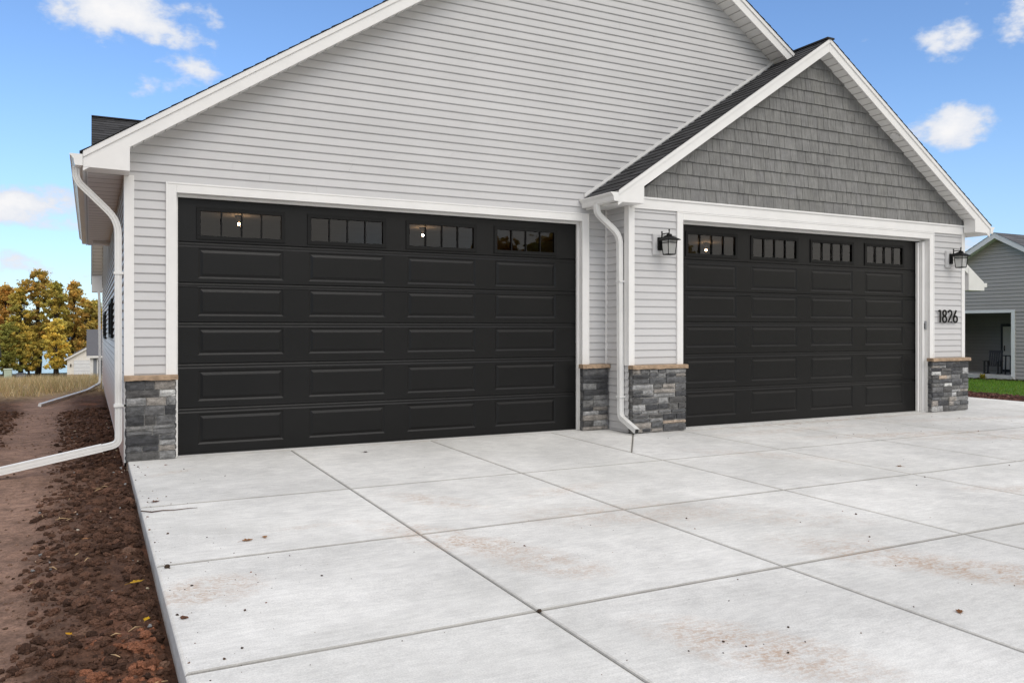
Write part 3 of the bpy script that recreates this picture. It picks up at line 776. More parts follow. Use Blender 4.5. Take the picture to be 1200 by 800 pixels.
# house threshold apron
# ------------------------------------------------------------------ things on the house
def lantern(name_label, x, y, z):
    t = thing('wall_lantern', name_label, 'wall lantern', (x, y, z), group='carriage lanterns beside the right garage door')
    m = MB(); m.box(x - .105, x + .03, y - .038, y - .012, z - .145, z + .135); m.box(x - .095, x + .02, y - .046, y - .0385, z - .135, z + .125); m.build('mounting_block', M_['siding'], t, bevel=.004)
    m = MB(); m.box(x - .045, x + .02, y - .075, y - .047, z - .085, z + .085); m.build('backplate', M_['black'], t, bevel=.004)
    cx, cy = x + .03, y - .20; m = MB()
    m.tube([(x - .01, y - .074, z + .055), (x - .004, y - .12, z + .08), (cx, cy, z + .115)], .009, 8)
    m.tube([(x - .01, y - .1, z + .05), (x - .01, y - .1, z + .145)], [.012, .008], 8); m.lathe([(0, z + .165), (.01, z + .158), (.012, z + .148), (.007, z + .14)], x - .01, y - .1, 10)
    m.tube([(x - .01, y - .1, z + .125), (cx, cy, z + .13)], .007, 8)
    m.build('arm', M_['black'], t)
    m = MB(); hw = .105
    m.lathe([(0, z + .185), (.009, z + .178), (.012, z + .168), (.007, z + .158), (.007, z + .125), (.035, z + .115), (.04, z + .09), (.03, z + .085)], cx, cy, 12)
    r4 = lambda s, zz: [(cx - s, cy - s, zz), (cx + s, cy - s, zz), (cx + s, cy + s, zz), (cx - s, cy + s, zz)]
    A, B, Cc, D = r4(.03, z + .092), r4(.065, z + .07), r4(hw, z + .045), r4(hw, z + .036)
    for P, Q in ((A, B), (B, Cc), (Cc, D)):
        for i in range(4): j = (i + 1) % 4; m.face([P[i], P[j], Q[j], Q[i]])
    m.face(D); m.build('lantern_roof', M_['black'], t)
    m = MB(); a, b, zb, zt = .072, .055, z - .145, z + .036
    for sx in (-1, 1):
        for sy in (-1, 1): m.tube([(cx + sx * b, cy + sy * b, zb), (cx + sx * a, cy + sy * a, zt)], .0055, 4)
    for zz, s in ((zb, b), (z + .005, a - .004)):
        for (p, q) in (((-1, -1), (1, -1)), ((1, -1), (1, 1)), ((1, 1), (-1, 1)), ((-1, 1), (-1, -1))): m.tube([(cx + p[0] * s, cy + p[1] * s, zz), (cx + q[0] * s, cy + q[1] * s, zz)], .0055, 4)
    m.box(cx - b, cx + b, cy - b, cy + b, zb - .01, zb + .002); m.build('cage', M_['black'], t)
    m = MB(); T, Bt = r4(a - .004, zt), r4(b - .004, zb + .002)
    for i in range(4): j = (i + 1) % 4; m.face([Bt[i], Bt[j], T[j], T[i]])
    m.build('glass', M_['clear'], t)
    m = MB(); m.lathe([(.0, z - .055), (.016, z - .05), (.026, z - .03), (.026, z - .015), (.014, z + .012), (.012, z + .036)], cx, cy, 12); m.build('bulb', M_['bulb_off'], t)
lantern('black carriage lantern left of the right hand garage door, above the pale stone block', 6.325, BY, 2.455)
lantern('black carriage lantern above the house number 1826', 12.265, BY, 2.49)
# number 1826
num = thing('house_number', 'black metal house number 1826 on the grey siding below the lantern', 'house number', (12.2, BY - .03, 1.54))
def digit(pts_list, x, w, h=.205):
    m = MB()
    for pts in pts_list:
        P = [Vector((x + p[0] * w, BY - .034, 1.445 + p[1] * h)) for p in pts]
        n = len(P); closed = (P[0] - P[-1]).length < 1e-5; hw = .0125
        L = []; Rr = []
        for i in range(n):
            if closed: d = P[(i + 1) % (n - 1) if i == n - 1 else i + 1] - P[i - 1 if i > 0 else n - 2]
            else: d = P[min(i + 1, n - 1)] - P[max(i - 1, 0)]
            d.normalize(); q = Vector((-d.z, 0, d.x)) * hw; L.append(P[i] + q); Rr.append(P[i] - q)
        off = Vector((0, -.014, 0))
        vs = L + Rr + [v + off for v in L] + [v + off for v in Rr]
        fs = []
        for i in range(n - 1): fs += [(2 * n + i, 2 * n + i + 1, 3 * n + i + 1, 3 * n + i), (i, i + 1, n + i + 1, n + i), (i, i + 1, 2 * n + i + 1, 2 * n + i), (n + i, n + i + 1, 3 * n + i + 1, 3 * n + i)]
        fs += [(0, n, 3 * n, 2 * n), (n - 1, 2 * n - 1, 4 * n - 1, 3 * n - 1)]
        m.mesh(vs, fs)
    return m.build('digit', M_['black'], num, fixn=True)
el = lambda cx, cy, rx, ry, a0, a1, n=18: [(cx + rx * cos(radians(a0 + (a1 - a0) * i / n)), cy + ry * sin(radians(a0 + (a1 - a0) * i / n))) for i in range(n + 1)]
digit([[(.1, .90), (.5, .97), (.55, .97), (.55, 0)]], 11.955, .085)
digit([el(.5, .26, .42, .24, 90, 450), el(.5, .75, .34, .22, -90, 270)], 12.055, .115)
digit([el(.48, .74, .38, .23, 165, -25) + [(.1, .04), (.92, .04)]], 12.195, .115)
digit([el(.5, .27, .42, .25, 160, 520), [(.14, .42), (.68, .98)]], 12.33, .115)
m = MB(); m.box(11.742, 11.7640, BY + .03, BY + .085, 1.33, 1.47)
kp = thing('keypad', 'small grey keypad on the white jamb right of the right garage door', 'keypad', (11.75, BY + .05, 1.33)); m.build('keypad_body', M_['keypad'], kp, bevel=.006)
m = MB()
for i in range(4):
    for j in range(3): m.box(11.7375, 11.7415, BY + .038 + j * .014, BY + .048 + j * .014, 1.35 + i * .022, 1.364 + i * .022)
m.build('key_buttons', M_['rubber'], kp)
# lit bulbs in the garages
for (x, y, z), lab in (((1.30, 1.26, 2.63), 'lit bulb behind the leftmost garage window'), ((3.74, 1.34, 2.63), 'lit bulb behind the third window of the left garage door'), ((8.70, 1.30, 2.64), 'lit bulb behind the first window of the right garage door')):
    t = thing('light_bulb', lab, 'light bulb', (x, y, z)); ztop = 2.735 if x < 6 else 2.76
    m = MB(); m.lathe([(0, z - .017), (.011, z - .013), (.017, z - .001), (.012, z + .011), (.005, z + .017)], x, y, 14); m.build('bulb', M_['bulb'], t)
    m = MB(); m.lathe([(.006, z + .016), (.012, z + .045), (.04, ztop - .02), (.05, ztop - .001)], x, y, 14); m.build('socket', M_['rubber'], t)

# ================================================================== DRIVEWAY
SL = .010
dz_ = lambda y: SL * min(y, 0)
xs = [.012, 1.655, 3.318, 4.985, 6.645, 8.31, 9.975, 11.64, 13.3, 15.1]
ys = [0.42, -2.36, -4.035, -5.665, -7.33, -9.0, -10.7, -12.4, -14.2]
def nx(x): return x
m = MB(); G = .0035; Bv = .015; DP = .022
def slab_poly(poly, tone):
    """poly counter-clockwise in xy; bevelled top"""
    n = len(poly); P = [Vector((p[0], p[1])) for p in poly]
    def inset(d):
        out = []
        for i in range(n):
            a, b, c = P[i - 1], P[i], P[(i + 1) % n]
            e1, e2 = (b - a).normalized(), (c - b).normalized(); n1, n2 = Vector((-e1.y, e1.x)), Vector((-e2.y, e2.x))
            q = (n1 + n2); q = q / max(.2, (1 + n1.dot(n2))); out.append(b + q * d)
        return out
    A, B2, Cc = inset(G), inset(G + Bv * .35), inset(G + Bv)
    ring = lambda Q, dz: [(p.x, p.y, dz_(p.y) + dz) for p in Q]
    R0, R1, R2, R3 = ring(A, -DP), ring(A, -.009), ring(B2, -.0035), ring(Cc, 0)
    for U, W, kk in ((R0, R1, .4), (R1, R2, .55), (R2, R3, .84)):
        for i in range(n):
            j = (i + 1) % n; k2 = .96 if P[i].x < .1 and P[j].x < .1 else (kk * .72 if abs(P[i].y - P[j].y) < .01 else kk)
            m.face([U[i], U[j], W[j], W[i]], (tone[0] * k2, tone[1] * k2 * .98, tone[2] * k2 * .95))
    m.face(R3, tone)
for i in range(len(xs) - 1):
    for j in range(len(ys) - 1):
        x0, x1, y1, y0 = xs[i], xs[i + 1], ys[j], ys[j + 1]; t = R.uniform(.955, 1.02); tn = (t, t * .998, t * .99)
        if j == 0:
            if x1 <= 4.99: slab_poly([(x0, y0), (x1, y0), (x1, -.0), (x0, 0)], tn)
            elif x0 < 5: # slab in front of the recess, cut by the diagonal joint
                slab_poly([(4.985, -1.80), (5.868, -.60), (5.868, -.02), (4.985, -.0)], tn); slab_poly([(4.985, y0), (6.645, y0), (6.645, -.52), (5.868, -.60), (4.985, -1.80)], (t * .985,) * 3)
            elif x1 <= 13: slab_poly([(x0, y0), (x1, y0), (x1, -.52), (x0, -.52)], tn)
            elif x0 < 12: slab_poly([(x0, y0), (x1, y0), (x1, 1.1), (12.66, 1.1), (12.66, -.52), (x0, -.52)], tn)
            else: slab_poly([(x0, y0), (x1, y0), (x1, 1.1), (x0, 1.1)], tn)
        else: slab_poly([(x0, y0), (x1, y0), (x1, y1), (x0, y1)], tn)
# body under the joints
pts = [(.019, .0), (15.09, 1.1), (15.09, -14.2), (.019, -14.2)]
m.mesh([(.019, 0.001, -DP + .002), (15.09, 0.001, -DP + .002), (15.09, -14.19, -DP + .002 - .142), (.019, -14.19, -DP + .002 - .142), (.019, 0.001, -.16), (15.09, 0.001, -.16), (15.09, -14.19, -.30), (.019, -14.19, -.30)],
       [(0, 1, 2, 3)], (.3, .28, .25))
m.mesh([(.019, 0.001, -DP + .001), (15.09, 0.001, -DP + .001), (15.09, -14.19, -DP - .143), (.019, -14.19, -DP - .143), (.019, 0.001, -.16), (15.09, 0.001, -.16), (15.09, -14.19, -.30), (.019, -14.19, -.30)],
       [(0, 3, 7, 4), (1, 5, 6, 2), (3, 2, 6, 7), (0, 4, 5, 1)], (.8, .78, .75))
m.box(12.67, 15.09, .001, 1.09, -.16, -DP + .001, (.62, .6, .57))
m.box(.47, 5.47, .0, .2, -.1, -.001, (.97, .97, .96)); m.box(6.72, 11.77, -.51, .0, -.1, -.0008, (.97, .97, .96))
struct(m.build('driveway', M_['concrete'], None, fixn=False))

# ================================================================== GROUND
sig = lambda v: 1 / (1 + math.exp(-max(-40, min(40, v))))
def gz(x, y):
    z = -.105 - .0155 * min(max(y, 0), 20) - .056 * min(max(y - 20, 0), 51) - .037 * max(y - 71, 0)
    z = max(z, -6.0)
    if y < 0: z += .022 * max(y, -7) + .01 * max(min(y + 7, 0), -13)
    if x > 15: z -= .017 * min(x - 15, 60)
    return z
def clay(x, y): return math.exp(-((x + .16) / .2) ** 2 - ((y + 5.35) / .55) ** 2) * max(0, min(1, .75 + 1.6 * noise.noise(Vector((x * 7, y * 5, 9))))) if -3 < x < .2 and -8 < y < -3 else 0.0
def bedmask(x, y):
    """1 on the loose dark soil, 0 on the compacted track"""
    n = noise.noise(Vector((x * 1.5, y * .8, 3.1))) * .16 + noise.noise(Vector((x * 6, y * 5, 1))) * .05
    w = .61 + n + max(y - 2, 0) * .018
    a = 1 - sig((-x - w) * 9)
    b = sig((-x - 1.38 - n * 1.2 - max(y - 2, 0) * .02) * 14)
    return max(a, b * (1 if y > 1 else .6))
gx = np.concatenate([[-2600, -1200, -500, -250, -120, -70, -45, -30, -22, -16, -12, -9, -7, -5.5, -4.5, -3.8, -3.2], np.arange(-2.8, .10, .035), [.2, .5, 1.5, 4, 8, 12, 14, 15, 16, 18, 20, 23, 26, 30, 36, 45, 60, 80, 120, 250, 500, 1200, 2600]])
gy = np.concatenate([[-2600, -1200, -400, -150, -80, -50, -30, -20, -14, -10, -8], np.arange(-7, 11, .05), np.arange(11, 24, .25), np.arange(24, 60, 1.0), [62, 66, 70, 75, 80, 85, 90, 100, 120, 160, 250, 400, 800, 1500, 2600]])
V = np.zeros((len(gy), len(gx), 3)); T = np.zeros((len(gy), len(gx), 3))
dark = np.array((.085, .045, .030)); track = np.array((.30, .190, .140)); dry = np.array((.36, .26, .14)); green = np.array((.06, .10, .022))
for j, y in enumerate(gy):
    for i, x in enumerate(gx):
        z = gz(x, y); c = track * (1 + .1 * noise.noise(Vector((x, y * .3, 0))))
        if -3.3 < x < .12 and -7.5 < y < 24:
            b = bedmask(x, y)
            p = Vector((x, y, 0))
            d = noise.fractal(p * 3.2, 1.0, 2.0, 4) * .035 + abs(noise.noise(p * 11)) * .022
            z += b * (d + .035) * (1 if x < .0 else 0) * min(1, max(0, -x / .06)) + (1 - b) * (noise.noise(Vector((x * 9, y * 1.2, 5))) * .006 + noise.noise(p * 14) * .003)
            c = track * (1 - b) + dark * b
            rd_ = max(0, noise.noise(p * 2.1 + Vector((4, 2, 0))) * 1.6 - .45)
            c = c + b * rd_ * np.array((.12, .045, .025)) + b * clay(x, y) * np.array((.13, .05, .025))
        elif x < 12: c = (dark * .6 + track * .4)
        g = sig((y - (14.5 - .9 * max(-x, 0) + noise.noise(Vector((x, 0, 7))) * 1.2)) * 1.5) if x < 0.5 else 0
        if x < 1: c = c * (1 - g) + dry * g
        if 52 < y < 64 and x < -3.2: c = green
        if x > 13 or y < -14: c = green * .9
        if y > 64: c = green * .4 + dry * .3 + track * .2
        if 0.1 < x < 15 and -15 < y < 17: z -= .22 if x > .15 else 0.1
        V[j, i] = (x, y, z); T[j, i] = c
ny_, nx_ = len(gy), len(gx)
idx = np.arange(ny_ * nx_).reshape(ny_, nx_)
F = np.stack([idx[:-1, :-1], idx[:-1, 1:], idx[1:, 1:], idx[1:, :-1]], -1).reshape(-1, 4)
Tf = T.reshape(-1, 3); ft = (Tf[F[:, 0]] + Tf[F[:, 2]]) / 2
g = qarr('ground', V.reshape(-1, 3), F, ft, M_['ground'], True); struct(g)

# lumps of soil
ico = bmesh.new(); bmesh.ops.create_icosphere(ico, subdivisions=2, radius=1); IV = np.array([v.co[:] for v in ico.verts]); IF = np.array([[v.index for v in f.verts] for f in ico.faces]); ico.free()
protos = []
for k in range(10):
    q = IV.copy()
    for i, v in enumerate(IV):
        p = Vector(v); q[i] *= 1 + .5 * noise.noise(p * 1.5 + Vector((k * 7, 0, 0))) + .55 * noise.noise(p * 3.7 + Vector((0, k * 5, 0)))
    q *= np.array((1, R.uniform(.65, 1), R.uniform(.5, .8))); protos.append(q)
def rotm():
    a, b, c = NR.uniform(0, 2 * pi, 3); ca, sa, cb, sb, cc, sc = cos(a), sin(a), cos(b), sin(b), cos(c), sin(c)
    return np.array([[ca, -sa, 0], [sa, ca, 0], [0, 0, 1]]) @ np.array([[1, 0, 0], [0, cos(b * .12), -sin(b * .12)], [0, sin(b * .12), cos(b * .12)]])
ico = bmesh.new(); bmesh.ops.create_icosphere(ico, subdivisions=4, radius=1); IV2 = np.array([v.co[:] for v in ico.verts]); IF2 = np.array([[v.index for v in f.verts] for f in ico.faces]); ico.free()
big = []
for k in range(8):
    q = IV2.copy()
    for i, v in enumerate(IV2):
        p = Vector(v); q[i] *= 1 + .38 * noise.noise(p * 1.3 + Vector((k * 7, 3, 0))) + .26 * noise.noise(p * 2.9 + Vector((0, k * 5, 0))) + .16 * abs(noise.noise(p * 6.5 + Vector((0, k * 5, 2)))) - .09 * noise.noise(p * 13)
    q *= np.array((1, R.uniform(.7, 1), R.uniform(.5, .75))); big.append(q)
ico = bmesh.new(); bmesh.ops.create_icosphere(ico, subdivisions=1, radius=1); IV0 = np.array([v.co[:] for v in ico.verts]); IF0 = np.array([[v.index for v in f.verts] for f in ico.faces]); ico.free()
tiny = [IV0 * NR.uniform(.6, 1.3, (len(IV0), 1)) * np.array((1, 1, .7)) for k in range(8)]
def scatter(name, pts, mat, sm=False):
    """pts: list of (x,y,z,size,tone)"""
    Vs = []; Fs = []; Ts = []; off = 0
    for (x, y, z, s, t) in pts:
        pl, fl = (big, IF2) if s > .017 else ((protos, IF) if s > .006 else (tiny, IF0))
        q = (pl[int(NR.integers(8))] * s) @ rotm().T + np.array((x, y, z)); Vs.append(q); Fs.append(fl + off); off += len(q); Ts.append(np.tile(np.array(t), (len(fl), 1)))
    return qarr(name, np.concatenate(Vs), np.concatenate(Fs), np.concatenate(Ts), mat, sm)
def soil_z(x, y):
    b = bedmask(x, y); p = Vector((x, y, 0)); return gz(x, y) + b * (noise.fractal(p * 3.2, 1.0, 2.0, 4) * .035 + abs(noise.noise(p * 11)) * .022 + .035) * min(1, max(0, -x / .06)), b
pts = []; RR = random.Random(3)
tries = 0
while len(pts) < 42000 and tries < 400000:
    tries += 1
    y = -6.6 + 15 * RR.random() ** 1.55; x = -RR.uniform(.0, 2.6)
    if y < 0 and x < -1.4: continue
    z, b = soil_z(x, y)
    if RR.random() > b * .97 + .045: continue
    s = .0025 + .027 * RR.random() ** 7.5
    if b < .3: s *= .5
    if b > .6 and RR.random() < .005: s = RR.uniform(.03, .055)
    t = RR.uniform(.5, 1.6); c = [dark[0] * t, dark[1] * t, dark[2] * t]
    rd_ = noise.noise(Vector((x * 2.1 + 4, y * 2.1 + 2, 0)))
    if rd_ > .36 and RR.random() < .3: c = [.12 * t, .062 * t, .042 * t]
    elif RR.random() < .02: c = [.17 * t, .10 * t, .07 * t]
    if RR.random() < clay(x, y) * 1.2: c = [.20 * t, .085 * t, .048 * t]
    if b < .3: c = [.16 * t, .10 * t, .072 * t]
    if x > -s * 1.1 - (.0 if y > 0 else -.008): x = -s * 1.1
    pts.append((x, y, z + s * .25, s, c))
tag(scatter('soil_clods', pts, M_['clod']), 'loose dark brown lumps of soil along the driveway and the house', 'soil', kind='stuff')
pts = []
for k in range(260):
    y = -6.4 + 12 * RR.random() ** 1.4; x = -RR.uniform(.02, 1.3); z, b = soil_z(x, y)
    if b < .4: continue
    s = .003 + .009 * RR.random() ** 2; t = RR.uniform(.6, 1.3); c = RR.choice([(.42, .36, .3), (.3, .3, .3), (.45, .3, .2), (.5, .42, .3)])
    pts.append((x, y, z + .022 + s * .6, s, [q * t for q in c]))
tag(scatter('pebbles', pts, M_['clod'], True), 'small pale pebbles in the dark soil bed', 'pebbles', kind='stuff')
pts = []
for k in range(430):
    if k % 3 == 0: x, y = .025 + abs(RR.gauss(0, .07 if k % 2 else .4)), RR.uniform(-6.3, -.2)
    elif k % 3 == 1:
        cx_, cy_, r_ = RR.choice([(.25, -4.6, .3), (1.9, -4.5, .7), (4.3, -6.2, 1), (3.6, -4.6, .9), (9.5, -2.4, 2), (10.5, -3, 2), (2.3, -6.4, .5)]); x, y = RR.gauss(cx_, r_), RR.gauss(cy_, r_ * .4)
    else: x, y = RR.uniform(.1, 14), RR.uniform(-7.2, -.7)
    if not (.03 < x < 15) or y > -.65 and x > 5 or y > -.13: continue
    s = .002 + .0065 * RR.random() ** 4
    t = RR.uniform(.5, 1.4); pts.append((x, y, dz_(y) + s * .4, s, [.075 * t, .05 * t, .037 * t] if RR.random() < .7 else [.25 * t, .14 * t, .09 * t]))
tag(scatter('dirt_crumbs', pts, M_['clod']), 'dark crumbs of dirt scattered over the concrete driveway', 'dirt', kind='stuff')
for (x, y, s, lab) in ((.072, -4.09, .017, 'largest dark soil lump lying on the driveway edge beside the second cross joint'), (1.652, -5.685, .014, 'dark soil lump sitting where two driveway joints cross in the foreground'), (.075, -5.0, .016, 'reddish brown soil lump on the driveway edge near the clay smear')):
    q = scatter('soil_lump', [(0, 0, 0, s, (.06, .042, .03) if s != .016 else (.14, .07, .045))], M_['clod']); q.location = (x, y, dz_(y) + s * .5); tag(q, lab, 'soil lump')

# fallen leaves, twig, splinters
def leaf_obj(x, y, z, s, col, lab, ang, curl=.35, group=None):
    m = MB(); n = 8; vs = []
    out = [(-.5, 0), (-.38, .16), (-.2, .2), (-.12, .34), (.05, .22), (.2, .26), (.3, .12), (.55, 0), (.3, -.12), (.2, -.26), (.05, -.22), (-.12, -.34), (-.2, -.2), (-.38, -.16)]
    vs = [(0, 0, .02)] + [(p[0], p[1], curl * (p[1] ** 2) * 2 + .25 * curl * (p[0] ** 2) + RR.uniform(0, .05)) for p in out]
    ca, sa = cos(ang), sin(ang)
    vs = [((v[0] * ca - v[1] * sa) * s, (v[0] * sa + v[1] * ca) * s, v[2] * s) for v in vs]
    k = len(out); m.mesh(vs, [(0, 1 + i, 1 + (i + 1) % k) for i in range(k)], col)
    m.tube([(vs[1]), (vs[1][0] - ca * s * .35, vs[1][1] - sa * s * .35, .01 * s)], .012 * s, 4, col)
    o = m.build('fallen_leaf', M_['foliage'], None); o.location = (x, y, z); return tag(o, lab, 'leaf', group)
Yl, Br, Og = (.62, .36, .03), (.22, .10, .04), (.5, .2, .04)
def on_soil(x, y): return soil_z(x, y)[0] + .03
leaf_obj(-.085, -4.0, on_soil(-.085, -4.0) + .012, .085, Yl, 'largest yellow and brown leaf on the dark soil close to the driveway edge', .4)
leaf_obj(-.07, -4.66, on_soil(-.07, -4.66) + .01, .055, (.7, .42, .02), 'small bright yellow leaf on soil beside the clay smeared slab edge', 1.2)
leaf_obj(-.42, -4.75, on_soil(-.42, -4.75) + .01, .045, (.7, .36, .02), 'tiny orange yellow leaf farthest from the driveway edge', 2.2)
leaf_obj(-.36, -2.9, on_soil(-.36, -2.9) + .01, .055, (.4, .2, .09), 'curled pale brown leaf on the soil near the twig', 2.9)
leaf_obj(.585, -3.69, dz_(-3.69) + .002, .075, (.34, .17, .07), 'larger curled brown leaf lying alone on the second row of slabs', .2, .6)
leaf_obj(.70, -3.655, dz_(-3.655) + .002, .06, (.42, .22, .09), 'thin folded tan leaf beside the larger brown leaf on the slab', 1.5, .8)
leaf_obj(3.53, -6.62, dz_(-6.6) + .002, .06, Br, 'brown leaf near the orange clay streak in the right foreground', .7, .5)
leaf_obj(6.9, -3.7, dz_(-3.7) + .002, .07, (.3, .15, .06), 'brown leaf by a joint in the middle right of the driveway', 2.0, .5)
leaf_obj(.13, -2.2, dz_(-2.2) + .002, .07, (.16, .08, .05), 'dark narrow leaf above the twig at the slab edge', .35, .9)
leaf_obj(.34, -.45, dz_(-.45) + .002, .04, (.33, .17, .1), 'tiny reddish leaf in front of the left stone base', .9, .5)
leaf_obj(2.35, -.55, dz_(-.55) + .002, .06, (.06, .035, .025), 'dark curled leaf in front of the left garage door', 0, .8)
m = MB(); m.tube([(-.03, .03, .012), (.04, -.01, .006), (.12, .0, .008), (.2, -.02, .007), (.31, -.01, .008), (.36, -.015, .006)], [.0045, .005, .004, .0035, .003, .0015], 6, (.09, .055, .04))
o = m.build('twig', M_['bark'], None); o.location = (.04, -2.56, dz_(-2.5) + .0); tag(o, 'thin brown twig lying across the driveway edge', 'twig')
m = MB()
for k in range(26):
    x, y = RR.choice([(-.22, -4.9), (-.18, -5.5), (-.1, -5.25), (-.5, -3.6), (-.3, -5.8), (-.6, -2.2), (-.3, -1.2)]); x += RR.gauss(0, .1); y += RR.gauss(0, .16); x = min(x, -.03)
    a = RR.uniform(0, 2 * pi); L = RR.uniform(.03, .1); z = on_soil(x, y) + .006; t = RR.uniform(.5, 1.1)
    m.tube([(x, y, z), (x + cos(a) * L * .5, y + sin(a) * L * .5, z + RR.uniform(.0, .015)), (x + cos(a) * L, y + sin(a) * L, z + RR.uniform(-.005, .01))], [.002, .0035, .0015], 5, (.52 * t, .36 * t, .2 * t))
tag(m.build('straw_bits', M_['tone'], None), 'pale straw and wood bits strewn over the dark soil', 'straw', kind='stuff')

# ------------------------------------------------------------------ grass
def blades(name, n, region, hgt, wid, cols, lab, cat, seed, dens=None, zoff=0):
    rg = np.random.default_rng(seed); out = []
    P = []; c = 0
    while len(P) < n and c < n * 6:
        c += 1; x, y = region(rg)
        if dens and rg.random() > dens(x, y): continue
        P.append((x, y, gz(x, y) + zoff))
    P = np.array(P); n = len(P); a = rg.uniform(0, 2 * pi, n); h = hgt * rg.uniform(.45, 1.25, n); w = wid * rg.uniform(.6, 1.3, n)
    lean = rg.normal(0, .35, (n, 2)) * h[:, None]
    d = np.stack([np.cos(a) * w, np.sin(a) * w, np.zeros(n)], -1)
    v0 = P - d - [0, 0, .02]; v1 = P + d - [0, 0, .02]; v2 = P + np.stack([lean[:, 0], lean[:, 1], h], -1)
    V = np.stack([v0, v1, v2], 1).reshape(-1, 3); F = np.arange(3 * n).reshape(n, 3)
    ci = rg.integers(0, len(cols), n); Tn = np.array(cols)[ci] * rg.uniform(.6, 1.3, (n, 1))
    return tag(qarr(name, V, F, Tn, M_['blade']), lab, cat, kind='stuff')
def drydens(x, y):
    e = y - (14.8 - .9 * max(-x, 0) + noise.noise(Vector((x, 0, 7))) * 1.2)
    return max(0, min(1, e * .8)) * (.5 + 1.1 * noise.noise(Vector((x * 1.3, y * .5, 2))))
blades('dry_grass', 52000, lambda r: (r.uniform(-9, .0 if r.random() < .8 else 3), 10 + 44 * r.random() ** 1.5),   .34, .007, [(.68, .52, .28), (.60, .44, .21), (.75, .62, .38), (.38, .34, .13), (.50, .33, .18)], 'dry straw coloured grass growing beyond the soil strip', 'grass', 4, lambda x, y: drydens(x, y) * (1 if x < 0 or y > 17 else 0))
blades('green_grass', 9000, lambda r: (r.uniform(-16, -3.4), r.uniform(52, 64)), .14, .02, [(.08, .16, .03), (.11, .2, .04), (.06, .12, .02)], 'patch of green grass before the autumn trees', 'grass', 5)

# right side: mulch bed, lawn
def mulch_edge(y): return 15.55 + .0 * y
def lawn_x(y): return 18.0 + .35 * max(0, y - 1) if y > 1 else 18.0 + .25 * (1 - y)
m = MB()
def sheet(m, x0, x1, y0, y1, nx, ny, dz, tone, f=None):
    for i in range(nx):
        for j in range(ny):
            X = [x0 + (x1 - x0) * k / nx for k in (i, i + 1)]; Yv = [y0 + (y1 - y0) * k / ny for k in (j, j + 1)]
            m.face([(X[a], Yv[b], gz(X[a], Yv[b]) + dz) for a, b in ((0, 0), (1, 0), (1, 1), (0, 1))], tone)
sheet(m, 15.1, 30, -14, 14, 12, 14, .012, (.12, .055, .04)); struct(m.build('mulch_bed', M_['ground'], None, fixn=False))
m = MB(); 
for j in range(30):
    y0, y1 = -12 + j, -11 + j
    for k in range(12):
        X = lambda y, k: lawn_x(y) + (29.4 - lawn_x(y)) * k / 12
        m.face([(X(y0, k), y0, gz(X(y0, k), y0) + .022), (X(y0, k + 1), y0, gz(X(y0, k + 1), y0) + .022), (X(y1, k + 1), y1, gz(X(y1, k + 1), y1) + .022), (X(y1, k), y1, gz(X(y1, k), y1) + .022)], (.075, .15, .02))
struct(m.build('lawn', M_['ground'], None, fixn=False))
blades('lawn_grass', 30000, lambda r: (r.uniform(18, 27.7), r.uniform(-1, 11)), .055, .008, [(.11, .25, .02), (.15, .3, .03), (.09, .2, .02), (.2, .26, .04)], 'short bright green lawn before the grey neighbouring house', 'grass', 6, lambda x, y: 1.0 if x > lawn_x(y) else 0, .02)
pts = []
for k in range(5200):
    y = RR.uniform(-2.5, 8); x = RR.uniform(15.45, lawn_x(y) + .1); t = RR.uniform(.5, 1.5); s = RR.uniform(.012, .034)
    pts.append((x, y, gz(x, y) + .02, s, RR.choice([(.10 * t, .045 * t, .035 * t), (.07 * t, .035 * t, .03 * t), (.16 * t, .085 * t, .07 * t)])))
for k in range(500):
    x = RR.uniform(26.9, 27.9); y = RR.uniform(5, 12); t = RR.uniform(.5, 1.2); pts.append((x, y, gz(x, y) + .03, RR.uniform(.02, .05), (.05 * t, .03 * t, .025 * t)))
tag(scatter('bark_mulch', pts, M_['clod']), 'reddish brown bark mulch between the driveway and the lawn', 'mulch', kind='stuff')
m = MB(); P = [(15.95 + .35 * k, 2.55 - .52 * k + .03 * k * k) for k in range(0, 8)]
P = [(18.9, 3.45), (18.35, 2.9), (17.95, 2.45), (17.7, 2.1), (17.55, 1.7)]
m.sweep([(-.02, 0), (.02, 0), (.02, .1), (-.02, .1)], [(p[0], p[1], gz(p[0], p[1]) - .02) for p in P], (0, 1, 0)); 
tag(m.build('lawn_edging', M_['alum'], None), 'white curved edging strip at the corner of the lawn', 'edging')
m = MB(); m.prism([(15.1, -14), (15.42, -14), (15.42, 6), (15.1, 6)], -.3, -.095, 'z', (.9, .7, .62)); struct(m.build('driveway_border', M_['concrete'], None))

# ================================================================== NEIGHBOUR HOUSES
nb = thing('house', 'dark grey lap sided house with a recessed porch beyond the lawn', 'house', (32, 8.4, -.5))
XN = 28.0; ya, yb, yr, zr, ze = 3.6, 13.2, 8.4, 4.68, 1.95
prL = lambda y: zr - .10 - abs(y - yr) * .56
PO = (7.95, 11.6, -.30, 1.90)  # porch opening y0,y1,z0,z1
m = MB()
def urN(z):
    h = (zr - .10 - z) / .56; a, b = max(ya, yr - h), min(yb, yr + h)
    if b <= a: return []
    if z < PO[3]: return [(a, PO[0] - .0), (PO[1], b)]
    return [(a, b)]
P_ = lambda u, o, z: (XN - o, u, z)
lap(m, P_, zs(0, -.75, PO[3], .128), urN, lip=.02, seams=False); lap(m, P_, zs(0, PO[3], zr - .12, .128), urN, lip=.02, seams=False)
lap(m, lambda u, o, z: (u, ya - o, z), zs(0, -.75, 2.0, .128), lambda z: [(XN, 40)], lip=.02, seams=False)
m.build('wall', M_['siding_far'], nb, fixn=False)
